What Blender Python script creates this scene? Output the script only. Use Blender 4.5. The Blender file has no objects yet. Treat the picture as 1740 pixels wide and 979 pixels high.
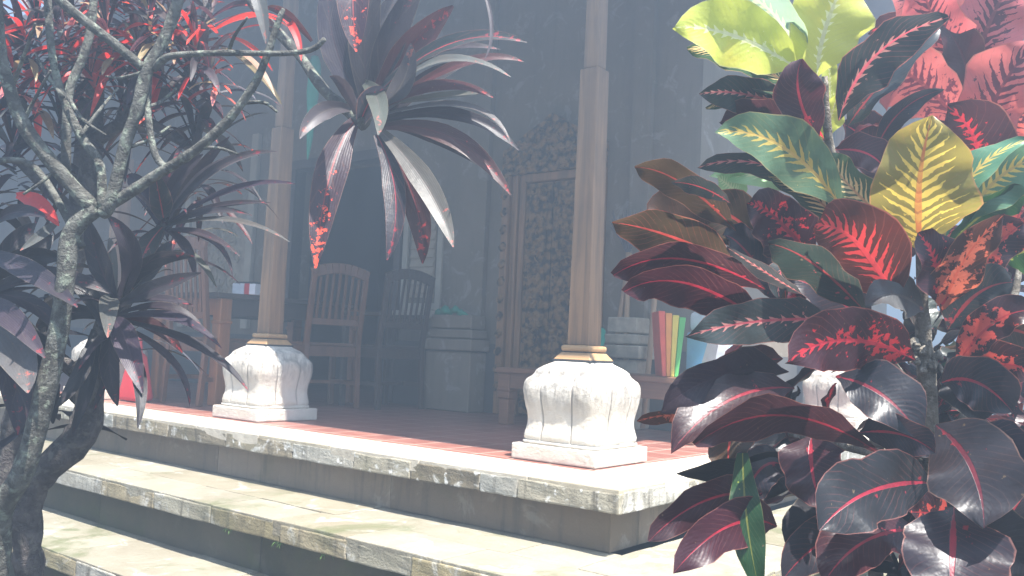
import bpy, bmesh, math, random
import numpy as np
from mathutils import Vector, Matrix, noise as mnoise
rnd = random.Random(7)
scene = bpy.context.scene
COL = scene.collection
R = math.radians

# ------------------------------------------------------------ camera, sky, sun, exposure
CAM = np.array([2.13873, -3.26519, 0.45961])
RT = np.array([0.78900818, 0.61277531, 0.04441294])
UP = np.array([0.00788416, -0.08238136, 0.99656969])
FW = np.array([-0.6143321, 0.78595148, 0.06983079])
FOC, PW, PH = 1510.884, 1740.0, 979.0
cam_data = bpy.data.cameras.new("camera")
cam_data.sensor_width = 36.0
cam_data.lens = FOC / PW * 36.0
cam_data.clip_start = 0.05
cam_data.clip_end = 500.0
cam = bpy.data.objects.new("camera", cam_data)
COL.objects.link(cam)
cam.matrix_world = Matrix(((RT[0], UP[0], -FW[0], CAM[0]), (RT[1], UP[1], -FW[1], CAM[1]),
                           (RT[2], UP[2], -FW[2], CAM[2]), (0, 0, 0, 1)))
scene.camera = cam

SUN = Vector((0.375, -0.15, 0.915)).normalized()
world = bpy.data.worlds.new("World")
scene.world = world
world.use_nodes = True
wn = world.node_tree.nodes
sky = wn.new("ShaderNodeTexSky")
sky.sky_type = 'NISHITA'
sky.sun_disc = False
sky.sun_elevation = math.asin(SUN.z)
sky.sun_rotation = math.atan2(SUN.x, SUN.y)
wn["Background"].inputs["Strength"].default_value = 0.062
world.node_tree.links.new(sky.outputs[0], wn["Background"].inputs["Color"])
sun_data = bpy.data.lights.new("sun", 'SUN')
sun_data.energy = 5.0
sun_data.angle = R(0.5)
sun_data.color = (1.0, 0.96, 0.9)
sun = bpy.data.objects.new("sun", sun_data)
COL.objects.link(sun)
sun.rotation_euler = SUN.to_track_quat('Z', 'Y').to_euler()
scene.view_settings.view_transform = 'Standard'
scene.view_settings.look = 'None'
scene.view_settings.exposure = 2.35
scene.view_settings.gamma = 1.0
HAZE_DENSITY = 0.078
HAZE_G = 0.52


def at(px, py, d):
    """world point seen at photo pixel (px, py), d metres deep"""
    return Vector((CAM + (FW + RT * ((px - PW / 2) / FOC) + UP * ((PH / 2 - py) / FOC)) * d).tolist())


# ------------------------------------------------------------ node helpers
class NT:
    def __init__(self, name):
        self.m = bpy.data.materials.new(name)
        self.m.use_nodes = True
        self.t = self.m.node_tree
        self.b = self.t.nodes["Principled BSDF"]
        self.out = self.t.nodes["Material Output"]

    def n(self, typ, **kw):
        nd = self.t.nodes.new(typ)
        for k, v in kw.items():
            setattr(nd, k, v)
        return nd

    def l(self, a, b):
        self.t.links.new(a, b)

    def put(self, sock, v):
        if hasattr(v, "is_linked"):
            self.l(v, sock)
        else:
            if isinstance(v, tuple) and len(v) == 3 and sock.type == 'RGBA':
                v = (*v, 1)
            sock.default_value = v

    def math(self, op, a, b=0.0, c=None, clamp=False):
        nd = self.n("ShaderNodeMath", operation=op, use_clamp=clamp)
        self.put(nd.inputs[0], a)
        self.put(nd.inputs[1], b)
        if c is not None:
            self.put(nd.inputs[2], c)
        return nd.outputs[0]

    def mix(self, f, a, b, blend='MIX'):
        nd = self.n("ShaderNodeMix", data_type='RGBA', blend_type=blend)
        self.put(nd.inputs[0], f)
        self.put(nd.inputs[6], a)
        self.put(nd.inputs[7], b)
        return nd.outputs[2]

    def obj(self, scale=(1, 1, 1)):
        tc = self.n("ShaderNodeNewGeometry")
        mp = self.n("ShaderNodeMapping")
        mp.inputs["Scale"].default_value = scale
        self.l(tc.outputs["Position"], mp.inputs[0])
        return mp.outputs[0]

    def local(self, scale=(1, 1, 1)):
        tc = self.n("ShaderNodeTexCoord")
        mp = self.n("ShaderNodeMapping")
        mp.inputs["Scale"].default_value = scale
        self.l(tc.outputs["Object"], mp.inputs[0])
        return mp.outputs[0]

    def noise(self, vec, scale, detail=4.0, rough=0.6, dist=0.0):
        nd = self.n("ShaderNodeTexNoise")
        nd.inputs["Scale"].default_value = scale
        nd.inputs["Detail"].default_value = detail
        nd.inputs["Roughness"].default_value = rough
        nd.inputs["Distortion"].default_value = dist
        if vec is not None:
            self.l(vec, nd.inputs["Vector"])
        return nd.outputs[0]

    def ramp(self, f, lo, hi):
        nd = self.n("ShaderNodeMapRange", interpolation_type='SMOOTHSTEP')
        self.put(nd.inputs[0], f)
        nd.inputs[1].default_value = lo
        nd.inputs[2].default_value = hi
        return nd.outputs[0]

    def bump(self, h, strength=0.3, dist=0.01):
        nd = self.n("ShaderNodeBump")
        nd.inputs["Strength"].default_value = strength
        nd.inputs["Distance"].default_value = dist
        self.l(h, nd.inputs["Height"])
        self.l(nd.outputs[0], self.b.inputs["Normal"])
        return nd.outputs[0]

    def attr(self, name):
        nd = self.n("ShaderNodeAttribute", attribute_name=name)
        return nd


def simple(name, col, rough=0.6, var=0.25, nscale=12.0, bump=0.15, spec=0.4):
    k = NT(name)
    p = k.obj()
    f = k.ramp(k.noise(p, nscale), 0.25, 0.75)
    lo = tuple(c * (1 - var) for c in col)
    hi = tuple(min(1, c * (1 + var)) for c in col)
    k.put(k.b.inputs["Base Color"], k.mix(f, lo, hi))
    k.b.inputs["Roughness"].default_value = rough
    k.b.inputs["Specular IOR Level"].default_value = spec
    if bump:
        k.bump(k.noise(p, nscale * 4), bump, 0.005)
    return k.m


def wood(name, col, grain_axis=2, rough=0.5, dark=0.5):
    k = NT(name)
    s = [22, 22, 22]
    s[grain_axis] = 1.2
    p = k.local(tuple(s))
    f = k.ramp(k.noise(p, 1.6, 6, 0.65, 0.6), 0.3, 0.72)
    g = k.ramp(k.noise(k.local(), 3.0, 3), 0.3, 0.75)
    c = k.mix(f, tuple(x * dark for x in col), col)
    c = k.mix(k.math('MULTIPLY', g, 0.45), c, tuple(x * 1.25 for x in col))
    k.put(k.b.inputs["Base Color"], c)
    k.b.inputs["Roughness"].default_value = rough
    k.bump(f, 0.12, 0.004)
    return k.m


def paras_stone(name, tones, streak=0.7, moss=0.2, white=0.4, spots=0.0, bump=0.5):
    """Balinese sandstone: block tints, vertical streaks, moss and lime bloom"""
    k = NT(name)
    geo = k.n("ShaderNodeNewGeometry")
    rp = k.n("ShaderNodeValToRGB")
    rp.color_ramp.interpolation = 'CONSTANT'
    el = rp.color_ramp.elements
    n = len(tones)
    while len(el) < n:
        el.new(0.5)
    for i, tcol in enumerate(tones):
        el[i].position = i / n
        el[i].color = (*tcol, 1)
    k.l(geo.outputs["Random Per Island"], rp.inputs[0])
    p = k.obj()
    c = rp.outputs[0]
    f1 = k.ramp(k.noise(p, 3.5, 6, 0.65), 0.3, 0.72)
    c = k.mix(k.math('MULTIPLY', f1, 0.45), c, (0.16, 0.13, 0.085))
    ps = k.obj((14, 14, 1.6))
    f2 = k.ramp(k.noise(ps, 1.7, 5, 0.6, 0.3), 0.48, 0.72)
    c = k.mix(k.math('MULTIPLY', f2, streak), c, (0.10, 0.085, 0.06))
    f3 = k.ramp(k.noise(p, 6.0, 5, 0.7, 0.8), 0.55, 0.66)
    c = k.mix(k.math('MULTIPLY', f3, white), c, (0.62, 0.61, 0.57))
    f4 = k.ramp(k.noise(p, 2.3, 6, 0.7, 0.5), 0.5, 0.68)
    c = k.mix(k.math('MULTIPLY', f4, moss), c, (0.085, 0.1, 0.035))
    if spots:
        f5 = k.ramp(k.noise(p, 26.0, 3, 0.5), 0.62, 0.68)
        c = k.mix(k.math('MULTIPLY', f5, spots), c, (0.72, 0.71, 0.67))
    k.put(k.b.inputs["Base Color"], c)
    k.b.inputs["Roughness"].default_value = 0.85
    k.b.inputs["Specular IOR Level"].default_value = 0.25
    hh = k.math('ADD', k.noise(p, 28, 6, 0.7), k.math('MULTIPLY', k.noise(p, 130, 3, 0.6), 0.35))
    k.bump(hh, bump, 0.012)
    return k.m


M = {}
M['coping'] = paras_stone('weathered_coping_stone', [(0.42, 0.38, 0.29), (0.34, 0.33, 0.29), (0.3, 0.25, 0.17), (0.46, 0.44, 0.38), (0.2, 0.165, 0.11)], 0.85, 0.35, 0.9, 0.8)
M['coping_top'] = paras_stone('pale_border_stone', [(0.56, 0.5, 0.4), (0.5, 0.44, 0.33), (0.6, 0.54, 0.44)], 0.0, 0.08, 0.4, 0.1, 0.25)
M['riser'] = paras_stone('dark_riser_stone', [(0.22, 0.165, 0.115), (0.26, 0.205, 0.15), (0.19, 0.145, 0.1)], 0.7, 0.3, 0.15)
M['tread'] = paras_stone('worn_tread_stone', [(0.26, 0.235, 0.18), (0.29, 0.265, 0.205), (0.245, 0.215, 0.155), (0.28, 0.255, 0.195)], 0.0, 0.7, 0.3, 0.0, 0.5)
M['nosing'] = paras_stone('stained_nosing_stone', [(0.36, 0.3, 0.19), (0.44, 0.42, 0.36), (0.3, 0.25, 0.14), (0.36, 0.33, 0.25), (0.4, 0.33, 0.2)], 0.7, 0.3, 0.5, 0.1)
M['mossy'] = paras_stone('mossy_riser_stone', [(0.06, 0.058, 0.035), (0.075, 0.07, 0.045), (0.05, 0.05, 0.028)], 0.5, 0.75, 0.05)
M['ground'] = simple('garden_soil', (0.07, 0.055, 0.035), 0.95, 0.5, 8, 0.6, 0.1)


def mk_tiles():
    k = NT('red_clay_tiles')
    p = k.obj()
    br = k.n("ShaderNodeTexBrick", offset=0.0, squash=1.0)
    k.l(p, br.inputs["Vector"])
    br.inputs["Scale"].default_value = 1.0
    br.inputs["Brick Width"].default_value = 0.2
    br.inputs["Row Height"].default_value = 0.2
    br.inputs["Mortar Size"].default_value = 0.006
    br.inputs["Color1"].default_value = (0.29, 0.11, 0.08, 1)
    br.inputs["Color2"].default_value = (0.22, 0.075, 0.055, 1)
    br.inputs["Mortar"].default_value = (0.5, 0.38, 0.31, 1)
    f = k.ramp(k.noise(p, 9, 5), 0.3, 0.75)
    c = k.mix(k.math('MULTIPLY', f, 0.5), br.outputs[0], (0.38, 0.19, 0.15))
    k.put(k.b.inputs["Base Color"], c)
    k.b.inputs["Roughness"].default_value = 0.36
    k.bump(k.math('SUBTRACT', 1.0, br.outputs["Fac"]), 0.25, 0.003)
    return k.m


M['tiles'] = mk_tiles()


def mk_lotus():
    k = NT('carved_limestone')
    p = k.obj()
    z = k.n("ShaderNodeSeparateXYZ")
    k.l(p, z.inputs[0])
    c = k.mix(k.ramp(k.noise(p, 7, 6, 0.65), 0.3, 0.75), (0.56, 0.5, 0.42), (0.66, 0.62, 0.55))
    band = k.math('MULTIPLY', k.ramp(z.outputs[2], 0.17, 0.33), k.math('SUBTRACT', 1.0, k.math('MULTIPLY', k.ramp(z.outputs[2], 0.38, 0.425), 0.6)))
    dirt = k.ramp(k.noise(k.obj((9, 9, 2.5)), 2.2, 7, 0.72, 0.8), 0.38, 0.62)
    c = k.mix(k.math('MULTIPLY', k.math('MULTIPLY', dirt, 0.62), k.math('ADD', band, 0.12)), c, (0.13, 0.115, 0.105))
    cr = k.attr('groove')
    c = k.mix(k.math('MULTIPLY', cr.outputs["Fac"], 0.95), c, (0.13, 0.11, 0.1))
    k.put(k.b.inputs["Base Color"], c)
    k.b.inputs["Roughness"].default_value = 0.8
    k.b.inputs["Specular IOR Level"].default_value = 0.25
    k.bump(k.math('ADD', k.noise(p, 45, 8, 0.75), k.math('MULTIPLY', k.noise(p, 14, 4, 0.6), 1.4)), 0.6, 0.012)
    return k.m


M['lotus'] = mk_lotus()
M['post'] = wood('column_teak', (0.29, 0.155, 0.07), 2, 0.6, 0.34)
M['ring'] = wood('collar_teak', (0.46, 0.27, 0.12), 0, 0.45, 0.7)
M['black'] = simple('black_gasket', (0.02, 0.02, 0.022), 0.6)
M['chair'] = wood('chair_teak', (0.19, 0.07, 0.026), 2, 0.42, 0.5)
M['table'] = wood('table_teak', (0.4, 0.15, 0.045), 2, 0.4, 0.5)
M['darkwood'] = wood('dark_hardwood', (0.06, 0.035, 0.025), 2, 0.45, 0.6)
M['bench'] = wood('bench_teak', (0.24, 0.11, 0.055), 0, 0.5, 0.5)
M['rafter'] = wood('rafter_wood', (0.12, 0.08, 0.05), 1, 0.6, 0.6)
M['wall'] = paras_stone('stained_plaster', [(0.24, 0.195, 0.145)], 0.25, 0.12, 0.25, 0.0, 0.2)
M['wall_dark'] = simple('grey_dado', (0.1, 0.095, 0.09), 0.8, 0.2, 3, 0.15, 0.2)
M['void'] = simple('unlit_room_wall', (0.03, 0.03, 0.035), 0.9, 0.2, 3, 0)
M['relief'] = simple('carved_relief_stone', (0.42, 0.36, 0.27), 0.85, 0.25, 14, 0.4, 0.2)
M['sill'] = simple('cream_window_wood', (0.48, 0.43, 0.33), 0.6, 0.12, 5, 0.1)
M['shutter'] = simple('faded_shutter_paint', (0.42, 0.34, 0.24), 0.6, 0.15, 7, 0.1)
M['rooftile'] = simple('clay_roof_tile', (0.22, 0.09, 0.06), 0.85, 0.3, 6, 0.3)
M['gardenwall'] = paras_stone('garden_wall_stone', [(0.45, 0.4, 0.3), (0.4, 0.35, 0.26), (0.5, 0.45, 0.36)], 0.4, 0.25, 0.4, 0.1)


def mk_carving():
    k = NT('gilded_dark_carving')
    p = k.local()
    v = k.n("ShaderNodeTexVoronoi", feature='SMOOTH_F1')
    v.inputs["Scale"].default_value = 24
    k.l(p, v.inputs["Vector"])
    h = k.math('ADD', v.outputs["Distance"], k.math('MULTIPLY', k.noise(p, 40, 4, 0.6, 1.2), 0.6))
    f = k.ramp(h, 0.55, 0.95)
    c = k.mix(f, (0.34, 0.19, 0.075), (0.035, 0.02, 0.013))
    k.put(k.b.inputs["Base Color"], c)
    k.b.inputs["Roughness"].default_value = 0.45
    k.b.inputs["Metallic"].default_value = 0.15
    k.bump(k.math('SUBTRACT', 1.0, h), 0.9, 0.03)
    return k.m


M['carving'] = mk_carving()
M['doorframe'] = wood('carved_frame_wood', (0.36, 0.18, 0.07), 2, 0.45, 0.35)


def plain(name, col, rough=0.5, trans=0.0):
    return simple(name, col, rough, 0.1, 8, 0.05)


M['teal'] = plain('green_cloth', (0.02, 0.26, 0.17), 0.75)
M['redcloth'] = plain('red_cloth', (0.55, 0.02, 0.03), 0.7)
M['white'] = plain('white_plastic', (0.72, 0.73, 0.74), 0.4)
M['blue'] = plain('blue_board', (0.12, 0.38, 0.72), 0.45)
M['skyblue'] = plain('pale_blue_board', (0.35, 0.55, 0.72), 0.45)
M['board_red'] = plain('red_board', (0.6, 0.09, 0.05), 0.5)
M['board_orange'] = plain('orange_board', (0.65, 0.26, 0.05), 0.5)
M['board_green'] = plain('green_board', (0.1, 0.42, 0.1), 0.5)
M['board_yellow'] = plain('yellow_board', (0.62, 0.5, 0.08), 0.5)
M['pole'] = wood('broom_handle_wood', (0.42, 0.26, 0.14), 2, 0.5, 0.7)
M['bristle'] = simple('grey_bristles', (0.11, 0.1, 0.11), 0.9, 0.4, 60, 0.6)
M['board_paper'] = plain('carton_white', (0.68, 0.68, 0.7), 0.6)


def mk_bark(name, c1, c2, c3, sc=1.0):
    k = NT(name)
    p = k.obj()
    f = k.ramp(k.noise(p, 22 * sc, 6, 0.7, 0.4), 0.35, 0.65)
    c = k.mix(f, c1, c2)
    f2 = k.ramp(k.noise(p, 46 * sc, 4, 0.6), 0.52, 0.64)
    c = k.mix(k.math('MULTIPLY', f2, 0.7), c, c3)
    k.put(k.b.inputs["Base Color"], c)
    k.b.inputs["Roughness"].default_value = 0.9
    k.b.inputs["Specular IOR Level"].default_value = 0.2
    k.bump(k.math('ADD', k.noise(p, 60 * sc, 6, 0.7), f), 0.8, 0.01)
    return k.m


M['bark'] = mk_bark('lichen_grey_bark', (0.05, 0.046, 0.04), (0.135, 0.133, 0.115), (0.24, 0.27, 0.21))
M['darkbark'] = mk_bark('cordyline_bark', (0.05, 0.043, 0.042), (0.12, 0.105, 0.1), (0.16, 0.15, 0.13))
M['crotonbark'] = mk_bark('croton_bark', (0.13, 0.11, 0.085), (0.24, 0.21, 0.17), (0.36, 0.33, 0.28), 1.4)


def mk_leaf(name, trans=0.35, rough=0.3, nveins=13.0, ribs=24.0, gate=0.22, parallel=False):
    k = NT(name)
    uv = k.n("ShaderNodeUVMap", uv_map="UVMap")
    s = k.n("ShaderNodeSeparateXYZ")
    k.l(uv.outputs[0], s.inputs[0])
    pos = k.obj()
    wob = k.math('SUBTRACT', k.noise(pos, 30, 3), 0.5)
    u = k.math('ABSOLUTE', k.math('SUBTRACT', k.math('MULTIPLY', s.outputs[0], 2.0), 1.0))
    v = s.outputs[1]
    base, vein, mid, par = (k.attr(n) for n in ('lf_base', 'lf_vein', 'lf_mid', 'lf_par'))
    pr = k.n("ShaderNodeSeparateColor")
    k.l(par.outputs["Color"], pr.inputs[0])
    reach, blot, rnd_ = pr.outputs[0], pr.outputs[1], pr.outputs[2]
    # midrib
    mw = k.math('MULTIPLY', k.math('SUBTRACT', 1.05, v), 0.075)
    mw = k.math('ADD', mw, 0.018)
    midm = k.math('SUBTRACT', 1.0, k.math('SMOOTH_MIN', k.math('DIVIDE', u, mw), 1.0, 0.3), clamp=True)
    midm = k.ramp(midm, 0.02, 0.22)
    # feathered side veins
    vv = k.math('SUBTRACT', k.math('MULTIPLY', v, nveins), k.math('MULTIPLY', u, 3.4))
    vv = k.math('ADD', vv, k.math('MULTIPLY', wob, 1.1))
    vv = k.math('ADD', vv, k.math('MULTIPLY', rnd_, 7.0))
    fr = k.math('FRACT', vv)
    tri = k.math('ABSOLUTE', k.math('SUBTRACT', k.math('MULTIPLY', fr, 2.0), 1.0))
    rr = k.math('MULTIPLY', reach, k.math('ADD', 0.75, k.math('MULTIPLY', wob, 1.6)))
    wdt = k.math('SUBTRACT', 1.0, k.math('DIVIDE', u, k.math('MAXIMUM', rr, 0.001)), clamp=True)
    wdt = k.math('MULTIPLY', wdt, 0.8)
    sv = k.ramp(k.math('SUBTRACT', wdt, tri), 0.0, 0.08)
    # blotches
    bn = k.math('ADD', k.noise(pos, 55, 4, 0.65), k.math('MULTIPLY', k.math('SUBTRACT', 0.5, u), 0.12))
    bn = k.math('ADD', bn, k.math('MULTIPLY', k.math('SUBTRACT', 0.5, v), gate))
    bm = k.ramp(k.math('ADD', bn, k.math('MULTIPLY', blot, 0.42)), 0.72, 0.76)
    m = k.math('MAXIMUM', sv, bm)
    # mottled blade colour
    mot = k.ramp(k.noise(pos, 18, 4), 0.3, 0.75)
    bc = k.mix(k.math('MULTIPLY', mot, 0.5), base.outputs["Color"], k.mix(0.5, base.outputs["Color"], vein.outputs["Color"], 'MULTIPLY'))
    ln = k.math('SINE', k.math('MULTIPLY', k.math('SUBTRACT', k.math('MULTIPLY', v, ribs * 0.8), k.math('MULTIPLY', u, ribs * 0.2)), 6.2832))
    ln = k.math('MULTIPLY', k.ramp(ln, 0.86, 1.0), k.math('MULTIPLY', k.ramp(k.noise(pos, 20, 3), 0.35, 0.6), 0.22))
    bc = k.mix(ln, bc, k.mix(0.5, mid.outputs["Color"], (0.2, 0.17, 0.12)))
    fade = k.ramp(k.noise(pos, 9, 4), 0.55, 0.75)
    bc = k.mix(k.math('MULTIPLY', fade, 0.35), bc, k.mix(1.0, bc, (1.7, 1.2, 0.9), 'MULTIPLY'))
    c = k.mix(m, bc, vein.outputs["Color"])
    c = k.mix(k.math('MULTIPLY', midm, k.math('ADD', 0.55, k.math('MULTIPLY', k.ramp(k.noise(pos, 26, 3), 0.3, 0.65), 0.45))), c, mid.outputs["Color"])
    edge = k.ramp(k.math('ADD', u, k.math('MULTIPLY', wob, 0.09)), 0.955, 0.985)
    c = k.mix(k.math('MULTIPLY', edge, 0.55), c, k.mix(0.5, mid.outputs["Color"], (0.3, 0.24, 0.16)))
    spot = k.ramp(k.noise(pos, 75, 2), 0.735, 0.76)
    c = k.mix(k.math('MULTIPLY', spot, 0.6), c, (0.2, 0.14, 0.08))
    k.put(k.b.inputs["Base Color"], c)
    k.b.inputs["Roughness"].default_value = rough
    k.put(k.b.inputs["Roughness"], k.math('ADD', rough - 0.08, k.math('MULTIPLY', k.noise(pos, 25, 3), 0.2)))
    k.b.inputs["Specular IOR Level"].default_value = 0.45
    rib = k.math('SINE', k.math('MULTIPLY', k.math('SUBTRACT', k.math('MULTIPLY', v, ribs), k.math('MULTIPLY', u, ribs * 0.22)), 6.2832))
    rib = k.math('MULTIPLY', rib, k.math('SUBTRACT', 1.0, k.math('MULTIPLY', u, 0.7)))
    rib = k.math('MULTIPLY', rib, k.ramp(k.noise(pos, 14, 3), 0.35, 0.7))
    if parallel:
        rib = k.math('MULTIPLY', k.math('SINE', k.math('MULTIPLY', s.outputs[0], 75.0)), 0.8)
    hh = k.math('ADD', k.math('MULTIPLY', rib, 0.1), k.math('MULTIPLY', k.noise(pos, 30, 3), 1.5))
    hh = k.math('SUBTRACT', hh, k.math('MULTIPLY', midm, 0.6))
    nrm = k.bump(hh, 0.28, 0.004)
    tr = k.n("ShaderNodeBsdfTranslucent")
    k.put(tr.inputs["Color"], k.mix(0.5, c, k.mix(1.0, c, (1.6, 1.5, 1.3), 'MULTIPLY')))
    k.l(nrm, tr.inputs["Normal"])
    ms = k.n("ShaderNodeMixShader")
    ms.inputs[0].default_value = trans
    k.l(k.b.outputs[0], ms.inputs[1])
    k.l(tr.outputs[0], ms.inputs[2])
    k.l(ms.outputs[0], k.out.inputs["Surface"])
    return k.m


M['croton'] = mk_leaf('croton_leaf', 0.45, 0.34, 13, 20)
M['cordyline'] = mk_leaf('cordyline_leaf', 0.4, 0.42, 5, 6, -0.34, True)
M['frangipani'] = mk_leaf('frangipani_leaf', 0.4, 0.4, 18, 18)
M['bgleaf'] = mk_leaf('background_leaf', 0.35, 0.45, 9, 9)


# ------------------------------------------------------------ object helpers
def tag(o, label=None, cat=None, group=None, kind=None):
    if label: o['label'] = label
    if cat: o['category'] = cat
    if group: o['group'] = group
    if kind: o['kind'] = kind
    return o


def thing(name, label, cat, loc=(0, 0, 0), rz=0.0, group=None):
    o = bpy.data.objects.new(name, None)
    o.empty_display_size = 0.1
    COL.objects.link(o)
    o.location = loc
    o.rotation_euler = (0, 0, rz)
    return tag(o, label, cat, group)


def link_mesh(name, me, mat, parent=None, smooth=False):
    o = bpy.data.objects.new(name, me)
    COL.objects.link(o)
    if mat is not None:
        me.materials.append(mat)
    if smooth:
        me.polygons.foreach_set("use_smooth", [True] * len(me.polygons))
    if parent is not None:
        o.parent = parent
    return o


class MB:
    """collects shapes and links them as one mesh object"""
    def __init__(self):
        self.bm = bmesh.new()

    def box(self, x0, x1, y0, y1, z0, z1, bev=0.0, rot=None, piv=None, seg=1):
        r = bmesh.ops.create_cube(self.bm, size=1.0)
        vs = r['verts']
        for v in vs:
            v.co = Vector(((v.co.x + .5) * (x1 - x0) + x0, (v.co.y + .5) * (y1 - y0) + y0, (v.co.z + .5) * (z1 - z0) + z0))
        if bev:
            es = list({e for v in vs for e in v.link_edges})
            rr = bmesh.ops.bevel(self.bm, geom=es, offset=bev, segments=seg, affect='EDGES', profile=0.6)
            vs = list({v for f in rr['faces'] for v in f.verts} | {v for v in vs if v.is_valid})
        if rot is not None:
            bmesh.ops.rotate(self.bm, verts=vs, cent=piv or (0, 0, 0), matrix=rot)
        return vs

    def beam(self, p, q, w, h, bev=0.0, up=(0, 0, 1)):
        p, q = Vector(p), Vector(q)
        d = q - p
        L = d.length
        z = d.normalized()
        x = Vector(up).cross(z)
        if x.length < 1e-4:
            x = Vector((1, 0, 0))
        x.normalize()
        y = z.cross(x)
        vs = self.box(-w / 2, w / 2, -h / 2, h / 2, 0, L, bev)
        m = Matrix((x, y, z)).transposed()
        for v in vs:
            v.co = m @ v.co + p
        return vs

    def tube(self, pts, rad, n=10, wob=0.0, cap=True, seed=0, sub=4):
        rg = random.Random(seed)
        P = [Vector(p) for p in pts]
        rr = list(rad) if hasattr(rad, '__len__') else [rad] * len(P)
        rr += [rr[-1]] * (len(P) - len(rr))
        Q, RR = [], []
        for i in range(len(P) - 1):
            a, b, c, d = P[max(i - 1, 0)], P[i], P[i + 1], P[min(i + 2, len(P) - 1)]
            for j in range(sub):
                t = j / sub
                Q.append(0.5 * ((2 * b) + (c - a) * t + (2 * a - 5 * b + 4 * c - d) * t * t + (3 * b - a - 3 * c + d) * t ** 3))
                RR.append(rr[i] + (rr[i + 1] - rr[i]) * t)
        Q.append(P[-1]); RR.append(rr[-1])
        prev = None
        rings = []
        for i, q in enumerate(Q):
            t = (Q[min(i + 1, len(Q) - 1)] - Q[max(i - 1, 0)]).normalized()
            if prev is None:
                x = t.orthogonal().normalized()
            else:
                x = (prev - t * prev.dot(t)).normalized()
            prev = x
            y = t.cross(x)
            ring = []
            k0 = 1 + rg.uniform(-wob, wob)
            for j in range(n):
                an = 2 * math.pi * j / n
                k = RR[i] * (k0 + rg.uniform(-wob, wob) * 0.5)
                ring.append(self.bm.verts.new(q + (x * math.cos(an) + y * math.sin(an)) * k))
            rings.append(ring)
        for a, b in zip(rings, rings[1:]):
            for j in range(n):
                self.bm.faces.new((a[j], a[(j + 1) % n], b[(j + 1) % n], b[j]))
        if cap:
            self.bm.faces.new(list(reversed(rings[0])))
            self.bm.faces.new(rings[-1])

    def prism(self, poly, z0, z1):
        a = [self.bm.verts.new((x, y, z0)) for x, y in poly]
        b = [self.bm.verts.new((x, y, z1)) for x, y in poly]
        n = len(poly)
        self.bm.faces.new(list(reversed(a)))
        self.bm.faces.new(b)
        for i in range(n):
            self.bm.faces.new((a[i], a[(i + 1) % n], b[(i + 1) % n], b[i]))
        return a + b

    def build(self, name, mat, parent=None, smooth=False):
        bmesh.ops.recalc_face_normals(self.bm, faces=self.bm.faces)
        me = bpy.data.meshes.new(name)
        self.bm.to_mesh(me)
        self.bm.free()
        return link_mesh(name, me, mat, parent, smooth)


def copy_tree(o, parent=None):
    c = o.copy()
    COL.objects.link(c)
    if parent is not None:
        c.parent = parent
    for ch in list(o.children):
        copy_tree(ch, c)
    return c


# ------------------------------------------------------------ ground and steps
GZ = -0.727
m = MB()
m.box(-45, 45, -45, 45, GZ - 0.05, GZ)
g = m.build('ground', M['ground'])
tag(g, 'dark garden soil around the stone steps', None, None, 'structure')

E1, E2, TH, RI = 0.586, 0.553, 0.087, 0.079
XL, YB = -13.0, 6.0


def wear(mb, amp=0.004, cuts=3, scale=22.0):
    from mathutils import noise
    bmesh.ops.subdivide_edges(mb.bm, edges=[e for e in mb.bm.edges if e.calc_length() > 0.03], cuts=cuts, use_grid_fill=True)
    for v in mb.bm.verts:
        q = v.co * scale
        v.co += Vector((noise.noise(q), noise.noise(q + Vector((7, 3, 1))), noise.noise(q + Vector((1, 9, 4))))) * amp
        g2 = noise.noise(v.co * 5.0)
        v.co.z += -abs(g2) * amp * .6


def course(mb, x0, x1, y0, y1, z0, z1, along, lo, hi, gap=0.004, bev=0.006, jit=0.004):
    """a row of stone blocks filling a strip"""
    a, b = (x0, x1) if along == 'x' else (y0, y1)
    p = a
    while p < b - 0.02:
        q = min(b, p + rnd.uniform(lo, hi))
        if b - q < lo * 0.5:
            q = b
        dz = rnd.uniform(-jit, 0)
        dy = rnd.uniform(0, jit)
        if along == 'x':
            mb.box(p + gap / 2, q - gap / 2, y0 + dy, y1, z0, z1 + dz, bev, seg=2)
        else:
            mb.box(x0, x1 - dy, p + gap / 2, q - gap / 2, z0, z1 + dz, bev, seg=2)
        p = q


st = thing('stone_step', 'pale weathered top step with white stained edge under the white column bases', 'step')
mb = MB()
course(mb, XL, E2 - 0.445, -E1, -E1 + 0.028, -TH, -0.012, 'x', 0.34, 0.62)
course(mb, E2 - 0.445, E2, -E1, -E1 + 0.028, -TH, -0.012, 'x', 0.5, 0.6)
course(mb, E2 - 0.028, E2, -E1 + 0.03, YB, -TH, -0.012, 'y', 0.34, 0.62)
wear(mb, .0035)
mb.build('edge_stone', M['coping'], st)
mb = MB()
course(mb, XL, E2 - 0.004, -E1 + 0.003, -0.26, -TH + 0.03, 0.0, 'x', 0.38, 0.6, 0.002, 0.005, 0.002)
course(mb, 0.23, E2 - 0.003, -0.258, YB, -TH + 0.03, 0.0, 'y', 0.38, 0.6, 0.002, 0.005, 0.002)
mb.build('border_slab', M['coping_top'], st)
mb = MB()
course(mb, XL, E2 - RI, -E1 + RI, -E1 + RI + 0.2, -0.24, -TH - 0.002, 'x', 0.9, 1.5, 0.002, 0.003, 0.002)
course(mb, E2 - RI - 0.2, E2 - RI, -E1 + RI + 0.2, YB, -0.24, -TH - 0.002, 'y', 0.9, 1.5, 0.002, 0.003, 0.002)
mb.build('riser', M['riser'], st)

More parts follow.
